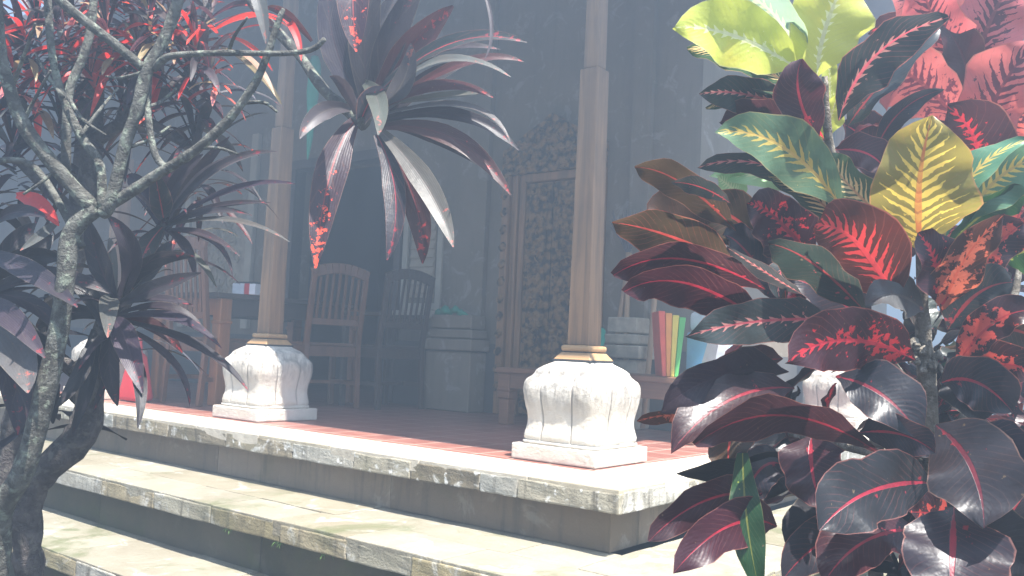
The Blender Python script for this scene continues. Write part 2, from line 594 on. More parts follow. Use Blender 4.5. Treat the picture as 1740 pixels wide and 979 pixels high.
E3, TH2, H2, H3, E4 = 1.03, 0.083, 0.24, 0.487, 1.37
DX = E3 - E1
st = thing('stone_step', 'cream middle step with mossy dark riser, between top and lowest steps', 'step')
mb = MB()
course(mb, XL, E2 + DX, -E3, -E3 + 0.03, -H2 - TH2, -H2 - 0.01, 'x', 0.3, 0.5)
course(mb, E2 + DX - 0.03, E2 + DX, -E3 + 0.032, YB, -H2 - TH2, -H2 - 0.01, 'y', 0.3, 0.5)
wear(mb, .0035)
mb.build('nosing', M['nosing'], st)
mb = MB()
course(mb, XL, E2 + DX - 0.004, -E3 + 0.003, -E3 + 0.25, -H2 - TH2 + 0.02, -H2, 'x', 0.38, 0.5, 0.003, 0.004, 0.003)
course(mb, XL, E2 - 0.04, -E3 + 0.253, -E1 + RI + 0.02, -H2 - TH2 + 0.02, -H2, 'x', 0.4, 0.5, 0.003, 0.004, 0.003)
course(mb, E2 - 0.037, E2 + DX - 0.003, -E3 + 0.253, YB, -H2 - TH2 + 0.02, -H2, 'y', 0.4, 0.5, 0.003, 0.004, 0.003)
wear(mb, .003)
mb.build('tread', M['tread'], st)
mb = MB()
course(mb, XL, E2 + DX - RI, -E3 + RI, -E3 + RI + 0.2, -H3 - 0.02, -H2 - TH2 - 0.002, 'x', 0.9, 1.5, 0.002, 0.003, 0.002)
course(mb, E2 + DX - RI - 0.2, E2 + DX - RI, -E3 + RI + 0.2, YB, -H3 - 0.02, -H2 - TH2 - 0.002, 'y', 0.9, 1.5, 0.002, 0.003, 0.002)
mb.build('riser', M['mossy'], st)

DX2 = E4 - E1
st = thing('stone_step', 'lowest mossy step nearest the garden, behind the grey tree trunk', 'step')
mb = MB()
course(mb, XL, E2 + DX2, -E4, -E4 + 0.03, -H3 - TH2, -H3 - 0.01, 'x', 0.3, 0.5)
course(mb, E2 + DX2 - 0.03, E2 + DX2, -E4 + 0.032, YB, -H3 - TH2, -H3 - 0.01, 'y', 0.3, 0.5)
wear(mb, .0035)
mb.build('nosing', M['nosing'], st)
mb = MB()
course(mb, XL, E2 + DX2 - 0.004, -E4 + 0.003, -E3 + RI + 0.02, -H3 - TH2 + 0.02, -H3, 'x', 0.38, 0.5, 0.003, 0.004, 0.003)
course(mb, E2 + DX - 0.1, E2 + DX2 - 0.003, -E3 + RI + 0.022, YB, -H3 - TH2 + 0.02, -H3, 'y', 0.4, 0.5, 0.003, 0.004, 0.003)
wear(mb, .003)
mb.build('tread', M['tread'], st)
mb = MB()
course(mb, XL, E2 + DX2 - RI, -E4 + RI, -E4 + RI + 0.2, GZ - 0.02, -H3 - TH2 - 0.002, 'x', 0.9, 1.5, 0.002, 0.003, 0.002)
course(mb, E2 + DX2 - RI - 0.2, E2 + DX2 - RI, -E4 + RI + 0.2, YB, GZ - 0.02, -H3 - TH2 - 0.002, 'y', 0.9, 1.5, 0.002, 0.003, 0.002)
mb.build('riser', M['mossy'], st)

m = MB()
m.box(XL, 0.228, -0.258, YB, -0.2, -0.002)
f = m.build('veranda_floor', M['tiles'])
tag(f, 'red clay tile floor of the veranda', None, None, 'structure')

# weeds at the middle riser
tw_spots = [(-1.05, -E3 + 0.03), (-0.72, -E3 + 0.02), (-0.45, -E3 + 0.03)]
for i, (x, y) in enumerate(tw_spots):
    mb = MB()
    for k in range(9):
        a = rnd.uniform(0, 6.28)
        L = rnd.uniform(0.02, 0.05)
        p0 = Vector((x + rnd.uniform(-.02, .02), y + rnd.uniform(-.004, .03), -H2 - TH2 - 0.001))
        p1 = p0 + Vector((math.cos(a) * L * .6, -abs(math.sin(a)) * L * .6 - .01, -L * .5))
        mb.tube([p0, (p0 + p1) / 2 + Vector((0, -.006, .004)), p1], [0.0016, 0.0014, 0.0004], 4)
    o = mb.build('weed_tuft', plain('weed_green_%d' % i, (0.1, 0.2, 0.04), 0.6) if i == 0 else bpy.data.materials['weed_green_0'])
    tag(o, 'small green weed hanging under the middle step edge', 'weed', 'weeds under the middle step')


# ------------------------------------------------------------ columns
def lotus_mesh():
    """carved lotus block: square plan, bulging petals, scalloped shoulder"""
    NTH = 384
    prof = [(0.0665, .175), (0.0745, .181), (0.082, .1795), (0.0825, .172), (.09, .1755), (.105, .1765), (.125, .1725), (.15, .168), (.175, .168), (.2, .1705),
            (.225, .1755), (.25, .181), (.275, .1845), (.295, .1855), (.315, .184), (.33, .181), (.343, .177), (.352, .1745), (.36, .171),
            (.37, .1655), (.38, .158), (.39, .148), (.4, .135), (.409, .12), (.416, .107), (.4215, .103)]
    prof = [(z, r * (1.085 - .085 * max(0, (z - .33) / .0915))) for z, r in prof]
    V, F, G = [], [], []
    for iz, (z, r) in enumerate(prof):
        for j in range(NTH):
            th = 2 * math.pi * j / NTH + math.pi / 4
            c, s = math.cos(th), math.sin(th)
            n = 7.0 if z < .36 else 6.0
            rr = r / ((abs(c) ** n + abs(s) ** n) ** (1 / n))
            uu = (c / abs(s) if abs(s) > abs(c) else s / abs(c))
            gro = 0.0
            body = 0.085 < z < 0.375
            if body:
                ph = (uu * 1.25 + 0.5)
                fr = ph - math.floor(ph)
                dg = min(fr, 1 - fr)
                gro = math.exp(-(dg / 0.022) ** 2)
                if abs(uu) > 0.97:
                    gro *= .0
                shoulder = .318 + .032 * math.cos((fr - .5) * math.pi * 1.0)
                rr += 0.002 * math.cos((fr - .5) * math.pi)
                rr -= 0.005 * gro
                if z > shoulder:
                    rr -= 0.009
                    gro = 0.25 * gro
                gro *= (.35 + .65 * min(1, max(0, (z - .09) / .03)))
            nq = Vector((c * 5, s * 5, z * 26))
            rr += .0022 * mnoise.noise(nq) + .0013 * mnoise.noise(nq * 3.1)
            V.append((rr * c, rr * s, z))
            G.append(gro)
    nz = len(prof)
    for i in range(nz - 1):
        for j in range(NTH):
            a = i * NTH + j
            b = i * NTH + (j + 1) % NTH
            F.append((a, b, b + NTH, a + NTH))
    V.append((0, 0, prof[-1][0])); G.append(0)
    for j in range(NTH):
        F.append(((nz - 1) * NTH + j, (nz - 1) * NTH + (j + 1) % NTH, len(V) - 1))
    me = bpy.data.meshes.new('stone_base')
    me.from_pydata(V, [], F)
    at_ = me.attributes.new('groove', 'FLOAT', 'POINT')
    at_.data.foreach_set('value', G)
    me.update()
    return me


LOTUS = lotus_mesh()


def sq_frustum(mb, r0, r1, z0, z1, bev=0.004):
    vs = mb.box(-1, 1, -1, 1, z0, z1)
    for v in vs:
        k = r0 if v.co.z < (z0 + z1) / 2 else r1
        v.co.x *= k
        v.co.y *= k
    es = list({e for v in vs for e in v.link_edges})
    bmesh.ops.bevel(mb.bm, geom=es, offset=bev, segments=3, affect='EDGES', profile=.5)


def column(label, x, y):
    t = thing('veranda_column', label, 'column', (x, y, 0), 0, 'columns along the veranda edge')
    b = link_mesh('stone_base', LOTUS, M['lotus'] if not LOTUS.materials else None, t, True)
    mb = MB()
    mb.box(-.2125, .2125, -.2125, .2125, 0.001, .067, .007, seg=2)
    mb.build('plinth', M['lotus'], b)
    mb = MB()
    sq_frustum(mb, .1, .098, .4216, .4305, .002)
    mb.build('gasket', M['black'], t)
    mb = MB()
    sq_frustum(mb, .096, .072, .4306, .462, .004)
    mb.build('collar', M['ring'], t)
    mb = MB()
    sq_frustum(mb, .062, .062, .463, .4665, .001)
    mb.build('collar_gap', M['black'], t)
    mb = MB()
    sq_frustum(mb, .0745, .0745, .467, .494, .0115)
    mb.build('collar_ring', M['ring'], t)
    mb = MB()
    sq_frustum(mb, .0535, .047, .4945, 1.72, .0045)
    sq_frustum(mb, .0385, .0355, 1.721, 2.72, .011)
    mb.build('wooden_shaft', M['post'], t)
    return t


column('corner column whose white lotus base stands nearest, left of the croton', 0, 0)
column('column with white lotus base in the middle of the front edge, beside the dining table', -2.205, 0)
column('far column whose white base shows behind the dark cordyline trunk', -4.02, 0)
column('rear column whose pale base shows only through gaps in the dark croton leaves', -0.02, 3.45)

# ------------------------------------------------------------ house
WY = 1.8
house = thing('veranda_house', 'shaded house wall and roof behind the columns with dark doorway and carved door', 'house')
OPX0, OPX1, OPZ = -4.35, -3.02, 2.0
DX0, DX1 = -1.88, -1.04
mb = MB()
mb.box(XL, OPX0, WY, WY + .2, .5, 3.7)
mb.box(OPX0, OPX1, WY, WY + .2, OPZ, 3.7)
mb.box(OPX1, DX0 + .08, WY, WY + .2, .5, 3.7)
mb.box(DX0 + .08, DX1 - .08, WY, WY + .2, 2.0, 3.7)
mb.box(DX1 - .08, -.36, WY, WY + .2, .5, 3.7)
mb.box(-.56, -.36, WY + .2, YB, .5, 3.2)
mb.box(XL - .2, XL, -.4, YB, 0, 2.7)
mb.box(XL, -.56, YB - .2, YB, 0, 3.2)
mb.build('wall', M['wall'], house)
mb = MB()
mb.box(XL, OPX0, WY - .03, WY + .2, 0.002, .498)
mb.box(OPX1, DX0 + .08, WY - .03, WY + .2, 0.002, .498)
mb.box(DX1 - .08, -.34, WY - .03, WY + .2, 0.002, .498)
mb.box(-.54, -.34, WY + .2, YB, 0.002, .498)
mb.build('dado', M['wall_dark'], house)
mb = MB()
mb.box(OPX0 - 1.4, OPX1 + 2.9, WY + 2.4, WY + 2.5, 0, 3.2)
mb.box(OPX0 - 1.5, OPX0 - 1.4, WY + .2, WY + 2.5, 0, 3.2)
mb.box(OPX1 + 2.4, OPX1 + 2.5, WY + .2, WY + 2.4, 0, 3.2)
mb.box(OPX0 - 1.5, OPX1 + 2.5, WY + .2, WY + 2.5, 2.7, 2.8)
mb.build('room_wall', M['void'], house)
# door opening casing
mb = MB()
mb.box(OPX0 - .07, OPX0, WY - .02, WY + .1, .002, OPZ)
mb.box(OPX1, OPX1 + .07, WY - .035, WY + .1, .002, OPZ)
mb.box(OPX0 - .07, OPX1 + .07, WY - .045, WY + .1, OPZ, OPZ + .08)
mb.build('door_casing', M['darkwood'], house)
# window
mb = MB()
wx0, wx1, wz0, wz1 = -2.93, -2.5, .74, 1.62
for a in ((wx0, wx0 + .055, WY - .03, WY - .002, wz0, wz1), (wx1 - .055, wx1, WY - .03, WY - .002, wz0, wz1),
          (wx0 + .055, wx1 - .055, WY - .03, WY - .002, wz1 - .055, wz1), (wx0 + .055, wx1 - .055, WY - .03, WY - .002, wz0, wz0 + .055)):
    mb.box(*a, .004)
win = mb.build('window', M['sill'], house)
mb = MB()
mb.box(wx0 + .085, wx1 - .085, WY - .014, WY - .002, wz0 + .1, wz1 - .08, .002)
for k in range(9):
    z = wz0 + .13 + k * .07
    mb.box(wx0 + .09, wx1 - .09, WY - .026, WY - .016, z, z + .05, .003, Matrix.Rotation(R(-18), 3, 'X'), (0, WY - .02, z + .02))
mb.build('shutter', M['shutter'], win)
mb = MB()
mb.box(wx0 - .04, wx1 + .04, WY - .07, WY - .002, wz0 - .06, wz0 - .004, .006)
mb.build('window_sill', M['sill'], win)
# pilasters with stepped feet either side of the carved door
for (x0, x1) in ((-2.42, -2.02), (-.88, -.66)):
    mb = MB()
    mb.box(x0 + .04, x1 - .04, WY - .05, WY - .002, .7, 3.4)
    p = mb.build('pilaster', M['wall'], house)
    mb = MB()
    for z0, z1, e in ((.6, .7, .0), (.53, .592, .02), (.44, .522, .05), (.002, .432, .02)):
        mb.box(x0 - e, x1 + e, WY - .2 - e, WY - .035, z0, z1, .008)
    mb.build('stepped_foot', M['relief'] if x0 > -2 else M['wall'], p)
# carved relief at the far left of the wall
mb = MB()
mb.box(-5.95, -5.0, WY - .03, WY - .002, .72, 1.75, .006)
rel = mb.build('relief_panel', M['relief'], house)
mb = MB()
for k in range(70):
    cx, cz = rnd.uniform(-5.85, -5.1), rnd.uniform(.8, 1.66)
    a = rnd.uniform(0, 6.28)
    pts = []
    for q in range(6):
        rr_ = .02 + .012 * q
        pts.append((cx + rr_ * math.cos(a + q * .9), WY - .034, cz + rr_ * math.sin(a + q * .9)))
    mb.tube(pts, [.016, .016, .014, .012, .009, .004], 6, 0, True, k, 2)
mb.build('scroll_carving', M['relief'], rel, True)
mb = MB()
mb.box(-5.0, -4.9, WY - .05, WY - .002, .55, 2.4, .006)
mb.build('wall_trim', M['sill'], house)
mb = MB()
mb.box(-6.06, -5.96, WY - .05, WY - .002, .55, 2.4, .006)
mb.build('wall_trim', M['sill'], house)


# carved door (gebyok)
def arch(x0, x1, zs, zp, n=22):
    """ogee top edge from x0 to x1"""
    out = []
    for i in range(n + 1):
        t = i / n
        x = x0 + (x1 - x0) * t
        s = 1 - abs(2 * t - 1)
        z = zs + (zp - zs) * (0.62 * s ** 1.7 + 0.30 * (0.5 - 0.5 * math.cos(math.pi * min(1, s * 1.6))) + .08 * math.exp(-((s - 1) / .12) ** 2))
        z += .012 * abs(math.sin(t * 38))
        out.append((x, z))
    return out


def plate(mb, outline, y0, y1):
    n = len(outline)
    a = [mb.bm.verts.new((x, y0, z)) for x, z in outline]
    b = [mb.bm.verts.new((x, y1, z)) for x, z in outline]
    mb.bm.faces.new(a)
    mb.bm.faces.new(list(reversed(b)))
    for i in range(n):
        mb.bm.faces.new((a[(i + 1) % n], a[i], b[i], b[(i + 1) % n]))


door = MB()
top = arch(DX0, DX1, 1.9, 2.13)
plate(door, [(DX0, 1.72), *top, (DX1, 1.72)], WY - .1, WY + .02)
dr = door.build('carved_door', M['carving'], house)
dr['label'] = 'dark carved wooden door with gilded scrolls and arched crest'
mb = MB()
for s, xa in ((1, DX0), (-1, DX1)):
    for off, w, pr in ((0, .06, .09), (.065, .03, .06), (.105, .022, .075), (.135, .05, .055)):
        a, b = xa + s * off, xa + s * (off + w)
        mb.box(min(a, b), max(a, b), WY - pr, WY + .01, .003, 1.719, .005)
mb.box(DX0 + .186, DX1 - .186, WY - .07, WY + .01, 1.66, 1.719, .005)
mb.build('door_frame', M['doorframe'], dr)
for k in range(13):
    for s, xa in ((1, DX0 + .03), (-1, DX1 - .03)):
        mb = MB()
        z = .2 + k * .125
        mb.box(xa - .026, xa + .026, WY - .108, WY - .088, z - .035, z + .035, .012, Matrix.Rotation(R(45), 3, 'Y'), (xa, 0, z))
        mb.build('rosette_carving', M['carving'], dr)
xm = (DX0 + DX1) / 2
for s in (0, 1):
    a, b = (DX0 + .187, xm - .004) if s == 0 else (xm + .004, DX1 - .187)
    mb = MB()
    mb.box(a, b, WY - .04, WY + .01, .02, 1.655, .004)
    for z0, z1 in ((.12, .55), (.62, 1.08), (1.15, 1.58)):
        mb.box(a + .04, b - .04, WY - .062, WY - .035, z0, z1, .012)
    rg = random.Random(3 + s)
    for k in range(90):
        cx, cz = rg.uniform(a + .05, b - .05), rg.uniform(.08, 1.6)
        an = rg.uniform(0, 6.28)
        pts = [(cx + (.008 + .008 * q) * math.cos(an + q), WY - .064, cz + (.008 + .008 * q) * math.sin(an + q)) for q in range(5)]
        mb.tube(pts, [.011, .011, .01, .008, .004], 5, 0, True, k, 2)
    mb.build('door_leaf', M['carving'], dr)
# scrolled crest relief
mb = MB()
rg = random.Random(12)
for k in range(120):
    cx = rg.uniform(DX0 + .05, DX1 - .05)
    t = (cx - DX0) / (DX1 - DX0)
    zt = 1.88 + .2 * (1 - abs(2 * t - 1)) ** 1.2
    cz = rg.uniform(1.75, zt)
    an = rg.uniform(0, 6.28)
    pts = [(cx + (.008 + .009 * q) * math.cos(an + q), WY - .105, cz + (.008 + .009 * q) * math.sin(an + q)) for q in range(5)]
    mb.tube(pts, [.014, .014, .012, .009, .004], 5, 0, True, k, 2)
mb.build('crest_carving', M['carving'], dr)

# roof: sloping deck on rafters, wall plate, tiles
EY, EZ = -0.42, 2.66


def roofz(y):
    return EZ + (y - EY) * 0.42


mb = MB()
vs = mb.box(XL - .3, 1.0, EY, 3.4, 0, .05)
for v in vs:
    v.co.z += roofz(v.co.y) + .085
vs = mb.box(XL - .3, 1.0, 3.402, YB + 1.2, 0, .05)
for v in vs:
    v.co.z += roofz(3.4) + .085 - (v.co.y - 3.4) * .42
roof = mb.build('roof', M['rooftile'], house)
mb = MB()
x = XL
while x < .97:
    mb.beam((x, EY + .02, roofz(EY) + .045), (x, 3.3, roofz(3.3) + .045), .05, .075, .003)
    x += .42
mb.build('rafter', M['rafter'], roof)
mb = MB()
mb.box(XL, .2, -.07, .07, 2.722, 2.86, .006)
mb.box(-.07, .07, .072, YB, 2.722, 2.86, .006)
mb.build('roof_beam', M['rafter'], roof)
mb = MB()
mb.box(XL - .3, 1.02, EY - .025, EY - .002, EZ - .03, EZ + .14, .004)
mb.build('fascia_board', M['rafter'], roof)


# ------------------------------------------------------------ furniture
def chair(label, loc, rz, mat, arms=False, H=1.02, group=None, w=.4):
    t = thing('slat_chair' if not arms else 'armchair', label, 'chair', loc, rz, group)
    hw = w / 2
    # front legs at +y, back legs/posts at -y
    for s in (-1, 1):
        mb = MB(); mb.box(s * hw - .02, s * hw + .02, .18, .22, 0, .42 if not arms else .66, .004); mb.build('leg', mat, t)
        mb = MB()
        mb.beam((s * hw, -.23, 0), (s * hw, -.2, .44), .036, .036, .003, (0, 1, 0))
        mb.beam((s * hw, -.2, .441), (s * hw, -.275, H), .036, .034, .003, (0, 1, 0))
        mb.build('leg', mat, t)
    mb = MB(); mb.box(-hw - .022, hw + .022, -.19, .235, .432, .456, .008, seg=2); mb.build('seat', mat, t)
    mb = MB()
    mb.box(-hw + .021, hw - .021, .19, .212, .36, .43); mb.box(-hw + .021, hw - .021, -.212, -.192, .36, .43)
    for s in (-1, 1): mb.box(s * hw - .011, s * hw + .011, -.19, .179, .36, .43)
    mb.build('apron', mat, t)
    mb = MB()
    for s in (-1, 1): mb.box(s * hw - .01, s * hw + .01, -.205, .179, .16, .19)
    mb.box(-hw + .011, hw - .011, -.02, .005, .163, .187)
    mb.build('stretcher', mat, t)
    bk = MB()
    n = 9
    pr = None
    for i in range(n + 1):
        xx = -hw - .018 + (w + .036) * i / n
        zz = H + .045 * (1 - (2 * i / n - 1) ** 2)
        if pr:
            bk.beam((pr[0], -.275, pr[1]), (xx, -.275, zz), .026, .075, .003)
        pr = (xx, zz)
    b = bk.build('top_rail', mat, t)
    bk = MB()
    bk.beam((-hw + .018, -.222, .6), (hw - .018, -.222, .6), .022, .045, .003)
    bk.build('lower_rail', mat, t)
    mb = MB()
    for i in range(7):
        xx = -hw + .05 + (w - .1) * i / 6
        mb.beam((xx, -.225, .62), (xx, -.272, H - .02 + .03 * (1 - (i / 3 - 1) ** 2)), .02, .011, .002, (0, 1, 0))
    mb.build('slat', mat, b)
    if arms:
        for s in (-1, 1):
            mb = MB(); mb.box(s * hw - .032, s * hw + .032, -.24, .24, .661, .69, .006); mb.build('armrest', mat, t)
    return t


chair('tall slatted teak chair at the left end of the dining table', (-3.32, .36, 0), R(4), M['chair'], False, 1.05, 'slatted dining chairs')
chair('slatted teak chair with curved top rail just right of the middle column', (-2.88, .95, 0), R(74), M['chair'], False, .93, 'slatted dining chairs', .39)
chair('dark armchair in shade before the doorway, right of the teak chairs', (-2.66, 1.36, 0), R(84), M['darkwood'], True, .93)

tb = thing('dining_table', 'teak dining table, long aprons coloured dark as shade, behind the middle column', 'table', (-3.47, .92, 0), R(90))
mb = MB(); mb.box(-.72, .62, -.42, .42, .725, .76, .006); mb.build('tabletop', M['darkwood'], tb)
mb = MB()
mb.box(-.6, .5, -.372, -.348, .61, .723)
mb.build('apron', M['darkwood'], tb)  # long side apron in dark wood: its shade is put into the colour
mb = MB(); mb.box(-.6, .5, .348, .372, .61, .723); mb.build('apron', M['darkwood'], tb)  # opposite long apron gets the same shade colouring
mb = MB(); mb.box(-.65, -.626, -.31, .31, .61, .723); mb.build('apron', M['table'], tb)
for a in (-.64, .54):
    for b in (-.36, .36):
        mb = MB(); mb.box(a - .045, a + .045, b - .045, b + .045, 0, .723, .006)
        mb.box(a - .052, a + .052, b - .052, b + .052, .55, .575, .006); mb.build('leg', M['table'], tb)
bx = thing('tissue_box', 'small white carton with a red stripe on the dining table', 'box', (-3.12, .46, .762), R(20))
mb = MB(); mb.box(-.075, .02, -.05, .05, 0, .075, .003); mb.box(.0605, .11, -.05, .05, 0, .075, .003); mb.build('carton', M['board_paper'], bx)
mb = MB(); mb.box(.021, .06, -.051, .051, 0, .076, .003); mb.build('stripe', M['redcloth'], bx)
mb = MB(); mb.box(-.07, .1, -.02, .02, .077, .09, .003); mb.build('lid', M['black'], bx)

BX0, BX1, BY0, BY1, BZ = -1.36, .02, 1.08, 1.6, .352
bn = thing('low_bench', 'low wide teak bench in front of the carved door', 'bench', (0, 0, 0))
mb = MB(); mb.box(BX0, BX1, BY0, BY1, BZ - .035, BZ, .005); mb.build('seat', M['bench'], bn)
mb = MB(); mb.box(BX0 + .1, BX1 - .1, BY0 + .02, BY0 + .045, BZ - .125, BZ - .037); mb.build('apron', M['bench'], bn)
mb = MB(); mb.box(BX0 + .1, BX1 - .1, BY1 - .045, BY1 - .02, BZ - .125, BZ - .037)
mb.build('apron', M['bench'], bn)
for x in (BX0 + .06, BX1 - .06):
    for y in (BY0 + .055, BY1 - .055):
        mb = MB(); mb.box(x - .045, x + .045, y - .045, y + .045, .16, BZ - .037, .005)
        mb.box(x - .05, x + .05, y - .05, y + .05, .2, .225, .008); mb.box(x - .036, x + .036, y - .036, y + .036, 0, .159, .004)
        mb.build('leg', M['bench'], bn)

fd = thing('board_stack', 'rainbow coloured boards standing upright on the low bench', 'boards', (-.255, 1.24, BZ + .001), R(38))
for i, mt in enumerate(('board_red', 'board_orange', 'board_yellow', 'board_green')):
    mb = MB()
    vs = mb.box(-.075 + i * .04, -.038 + i * .04, -.12, .12, 0, .36 - .01 * i, .003)
    for v in vs:
        v.co.x = v.co.x * (.55 + .45 * v.co.z / .36)
    mb.build('board', M[mt], fd)
bl = thing('curved_board', 'white curved sheet with a blue foot on the bench beside the rainbow boards', 'board', (-.06, 1.26, BZ + .001), R(-35))
mb = MB()
out = [(-.16, .0), (.2, .0), (.2, .03), (.02, .075), (-.14, .03)]
plate(mb, out, -.02, .1)
mb.build('foot', M['blue'], bl)
mb = MB()
pts = []
for i in range(9):
    t = i / 8
    pts.append((.02 + .1 * math.sin(t * 1.57) + .0, .076 + .27 * t))
out = pts + [(p[0] + .09 + .05 * (1 - i / 8), p[1]) for i, p in reversed(list(enumerate(pts)))]
plate(mb, out, -.005, .06)
mb.build('sheet', M['white'], bl)
pk = thing('white_package', 'white wrapped package on the ledge behind the curved board', 'package', (-.13, 1.5, BZ + .001), R(-20))
mb = MB(); mb.box(-.1, .14, -.08, .08, 0, .26, .02, seg=3); mb.build('box', M['skyblue'], pk)
mb = MB(); mb.box(-.09, .14, -.075, .075, .262, .38, .04, seg=4); mb.build('bag', M['white'], pk)

for i, (px_, tilt, lab) in enumerate(((-.84, .05, 'wooden broom leaning right of the carved door, nearest the column'),
                                      (-.7, -.09, 'wooden broom leaning steeply against the wall, middle one'),
                                      (-.58, .02, 'wooden broom standing upright, nearest the rainbow boards'))):
    br_ = thing('broom', lab, 'broom', (px_, 1.62, .0), 0, 'brooms beside the carved door')
    mb = MB(); mb.tube([(0, -.05, .02), (tilt * .5, .0, .55), (tilt, .08 - .02 * i, 1.12)], [.016, .018, .016], 8); mb.build('handle', M['pole'], br_, True)
    mb = MB()
    rg = random.Random(i)
    for k in range(26):
        a = rg.uniform(0, 6.28)
        d = Vector((math.cos(a), .25 * math.sin(a) - .3, 0)) * rg.uniform(.03, .13)
        b0 = Vector((tilt, .06, 1.1))
        mb.tube([b0, b0 + d * .5 + Vector((0, 0, .12)), b0 + d + Vector((0, 0, rg.uniform(.18, .3)))], [.006, .005, .002], 4)
    mb.build('bristles', M['bristle'], br_)
tc = MB()
vs = []
tc.tube([(-.86, 1.5, .62), (-.85, 1.46, .52), (-.86, 1.45, .4)], [.02, .045, .05], 9, .2)
o = tc.build('rag', M['teal'], None, True)
tag(o, 'green rag hanging beside the column above the low bench', 'cloth')
# cloth on left pilaster foot
mb = MB()
for k, (x, y, z, r) in enumerate(((-2.3, WY - .16, .735, .05), (-2.22, WY - .14, .74, .045), (-2.13, WY - .17, .715, .035), (-2.37, WY - .15, .72, .04))):
    mb.tube([(x - .05, y, z - .02), (x, y - .02, z), (x + .05, y + .01, z - .025)], [.012, r * .6, .01], 8, .35, True, k)
o = mb.build('folded_cloth', M['teal'], None, True)
tag(o, 'crumpled green cloth on the stepped stone ledge below the window', 'cloth')
# green hanging pennant by middle column
pn = thing('furled_pennant', 'narrow green furled pennant hanging beside the middle column top', 'pennant', (-2.3, .28, 0))
mb = MB()
mb.tube([(0, 0, 2.26), (.006, 0, 2.18), (.0, 0, 2.0), (.0, 0, 1.8), (-.01, 0, 1.6)], [.02, .04, .034, .024, .004], 10, .1)
mb.build('cloth', M['teal'], pn, True)
mb = MB(); mb.tube([(0, 0, 2.255), (0, 0, roofz(.28) + .0)], [.003, .003], 6); mb.build('cord', M['black'], pn)
# red cloth bundle by far column
rb = thing('red_bag', 'red cloth bag on the tiles beside the far column base', 'bag', (-3.62, -.02, .0))
mb = MB()
vs = mb.box(-.12, .12, -.07, .07, .003, .33, .03, seg=3)
for v in vs:
    k = 1 - .55 * max(0, (v.co.z - .1) / .23) ** 1.3
    v.co.x *= k; v.co.y *= k
    v.co.x += .02 * math.sin(v.co.z * 30)
mb.build('body', M['redcloth'], rb, True)
mb = MB(); mb.tube([(-.05, 0, .32), (-.04, 0, .42), (.03, 0, .42), (.05, 0, .32)], .009, 6); mb.build('handle', M['redcloth'], rb, True)

# ------------------------------------------------------------ garden wall and plants far right
gw = thing('garden_wall', 'sunlit cream stone garden wall glimpsed behind the croton', 'wall')
mb = MB()
rows = 5
for r_ in range(rows):
    course(mb, 1.5, 9.0, 6.4, 6.6, GZ + r_ * .36, GZ + (r_ + 1) * .36 - .006, 'x', .5, .8, .006, .01, .0)
mb.build('stone_blocks', M['gardenwall'], gw)
mb = MB(); course(mb, 1.4, 9.1, 6.34, 6.66, GZ + rows * .36, GZ + rows * .36 + .09, 'x', .6, .9, .005, .01, .002)
mb.build('coping', M['coping_top'], gw)


# ------------------------------------------------------------ leaves
def lin(c):
    return tuple((x / 255) ** 2.2 for x in c)


#        base blade colour         vein colour             midrib colour            reach blotch
ST = {
    'lime':   ((.56, .62, .13),     (.72, .74, .36),        (.8, .8, .5),         .24, .0),
    'palegreen': ((.28, .45, .28),  (.5, .6, .35),          (.6, .66, .4),           .5, .05),
    'green':  ((.085, .19, .11),   (.55, .42, .10),        (.62, .42, .12),         .55, .0),
    'deepgreen': ((.02, .065, .022), (.25, .3, .05),        (.3, .3, .06),           0.0, .0),
    'fishbone': ((.045, .09, .05),  (.6, .45, .22),         (.6, .3, .15),           .95, .05),
    'olive':  ((.27, .24, .055),      (.75, .55, .11),        (.7, .2, .06),           .95, .05),
    'brown':  ((.062, .038, .022),   (.45, .08, .05),        (.62, .07, .06),         0.0, .0),
    'redbrown': ((.07, .018, .014), (.6, .05, .05),         (.7, .06, .07),          .75, .0),
    'maroon': ((.042, .013, .018),  (.36, .025, .04),         (.42, .025, .05),         0.0, .0),
    'maroonb': ((.042, .013, .018), (.48, .025, .035),        (.48, .025, .05),          .3, .3),
    'slate':  ((.024, .022, .028),  (.22, .02, .03),        (.38, .025, .05),          0.0, .0),
    'slateg': ((.030, .040, .038),  (.3, .05, .06),         (.5, .05, .06),          0.0, .1),
    'silver': ((.035, .045, .045),  (.45, .2, .18),          (.75, .12, .16),         .3, .05),
    'coral':  ((.55, .15, .135),    (.1, .02, .035),        (.13, .02, .035),         .85, .3),
    'orange': ((.07, .022, .018),     (.5, .12, .07),        (.6, .1, .05),           .3, .5),
    'blotch': ((.035, .012, .015),   (.52, .07, .05),         (.5, .03, .04),          0.0, .48),
    # cordyline
    'purple': ((.026, .019, .026),   (.2, .02, .03),         (.05, .025, .035),       0.0, .0),
    'violet': ((.038, .031, .04),   (.2, .02, .03),         (.07, .045, .06),        0.0, .0),
    'black':  ((.012, .010, .013),  (.03, .01, .01),        (.02, .015, .02),        0.0, .0),
    'greyl':  ((.085, .085, .088),     (.3, .1, .08),          (.14, .12, .11),         0.0, .0),
    'wine':   ((.055, .014, .016),  (.3, .02, .02),         (.12, .015, .02),        0.0, .06),
    'red':    ((.50, .03, .025),    (.65, .06, .04),        (.6, .05, .04),          0.0, .1),
    'redtip': ((.036, .018, .03),   (.7, .08, .04),         (.28, .02, .02),         0.0, .17),
    'tan':    ((.30, .2, .12),      (.4, .3, .2),           (.35, .25, .15),         0.0, .1),
    'frangi': ((.05, .14, .025),    (.2, .3, .08),          (.25, .32, .12),         0.0, .0),
    'bush':   ((.035, .09, .02),    (.1, .2, .04),          (.12, .2, .05),          0.0, .0),
}


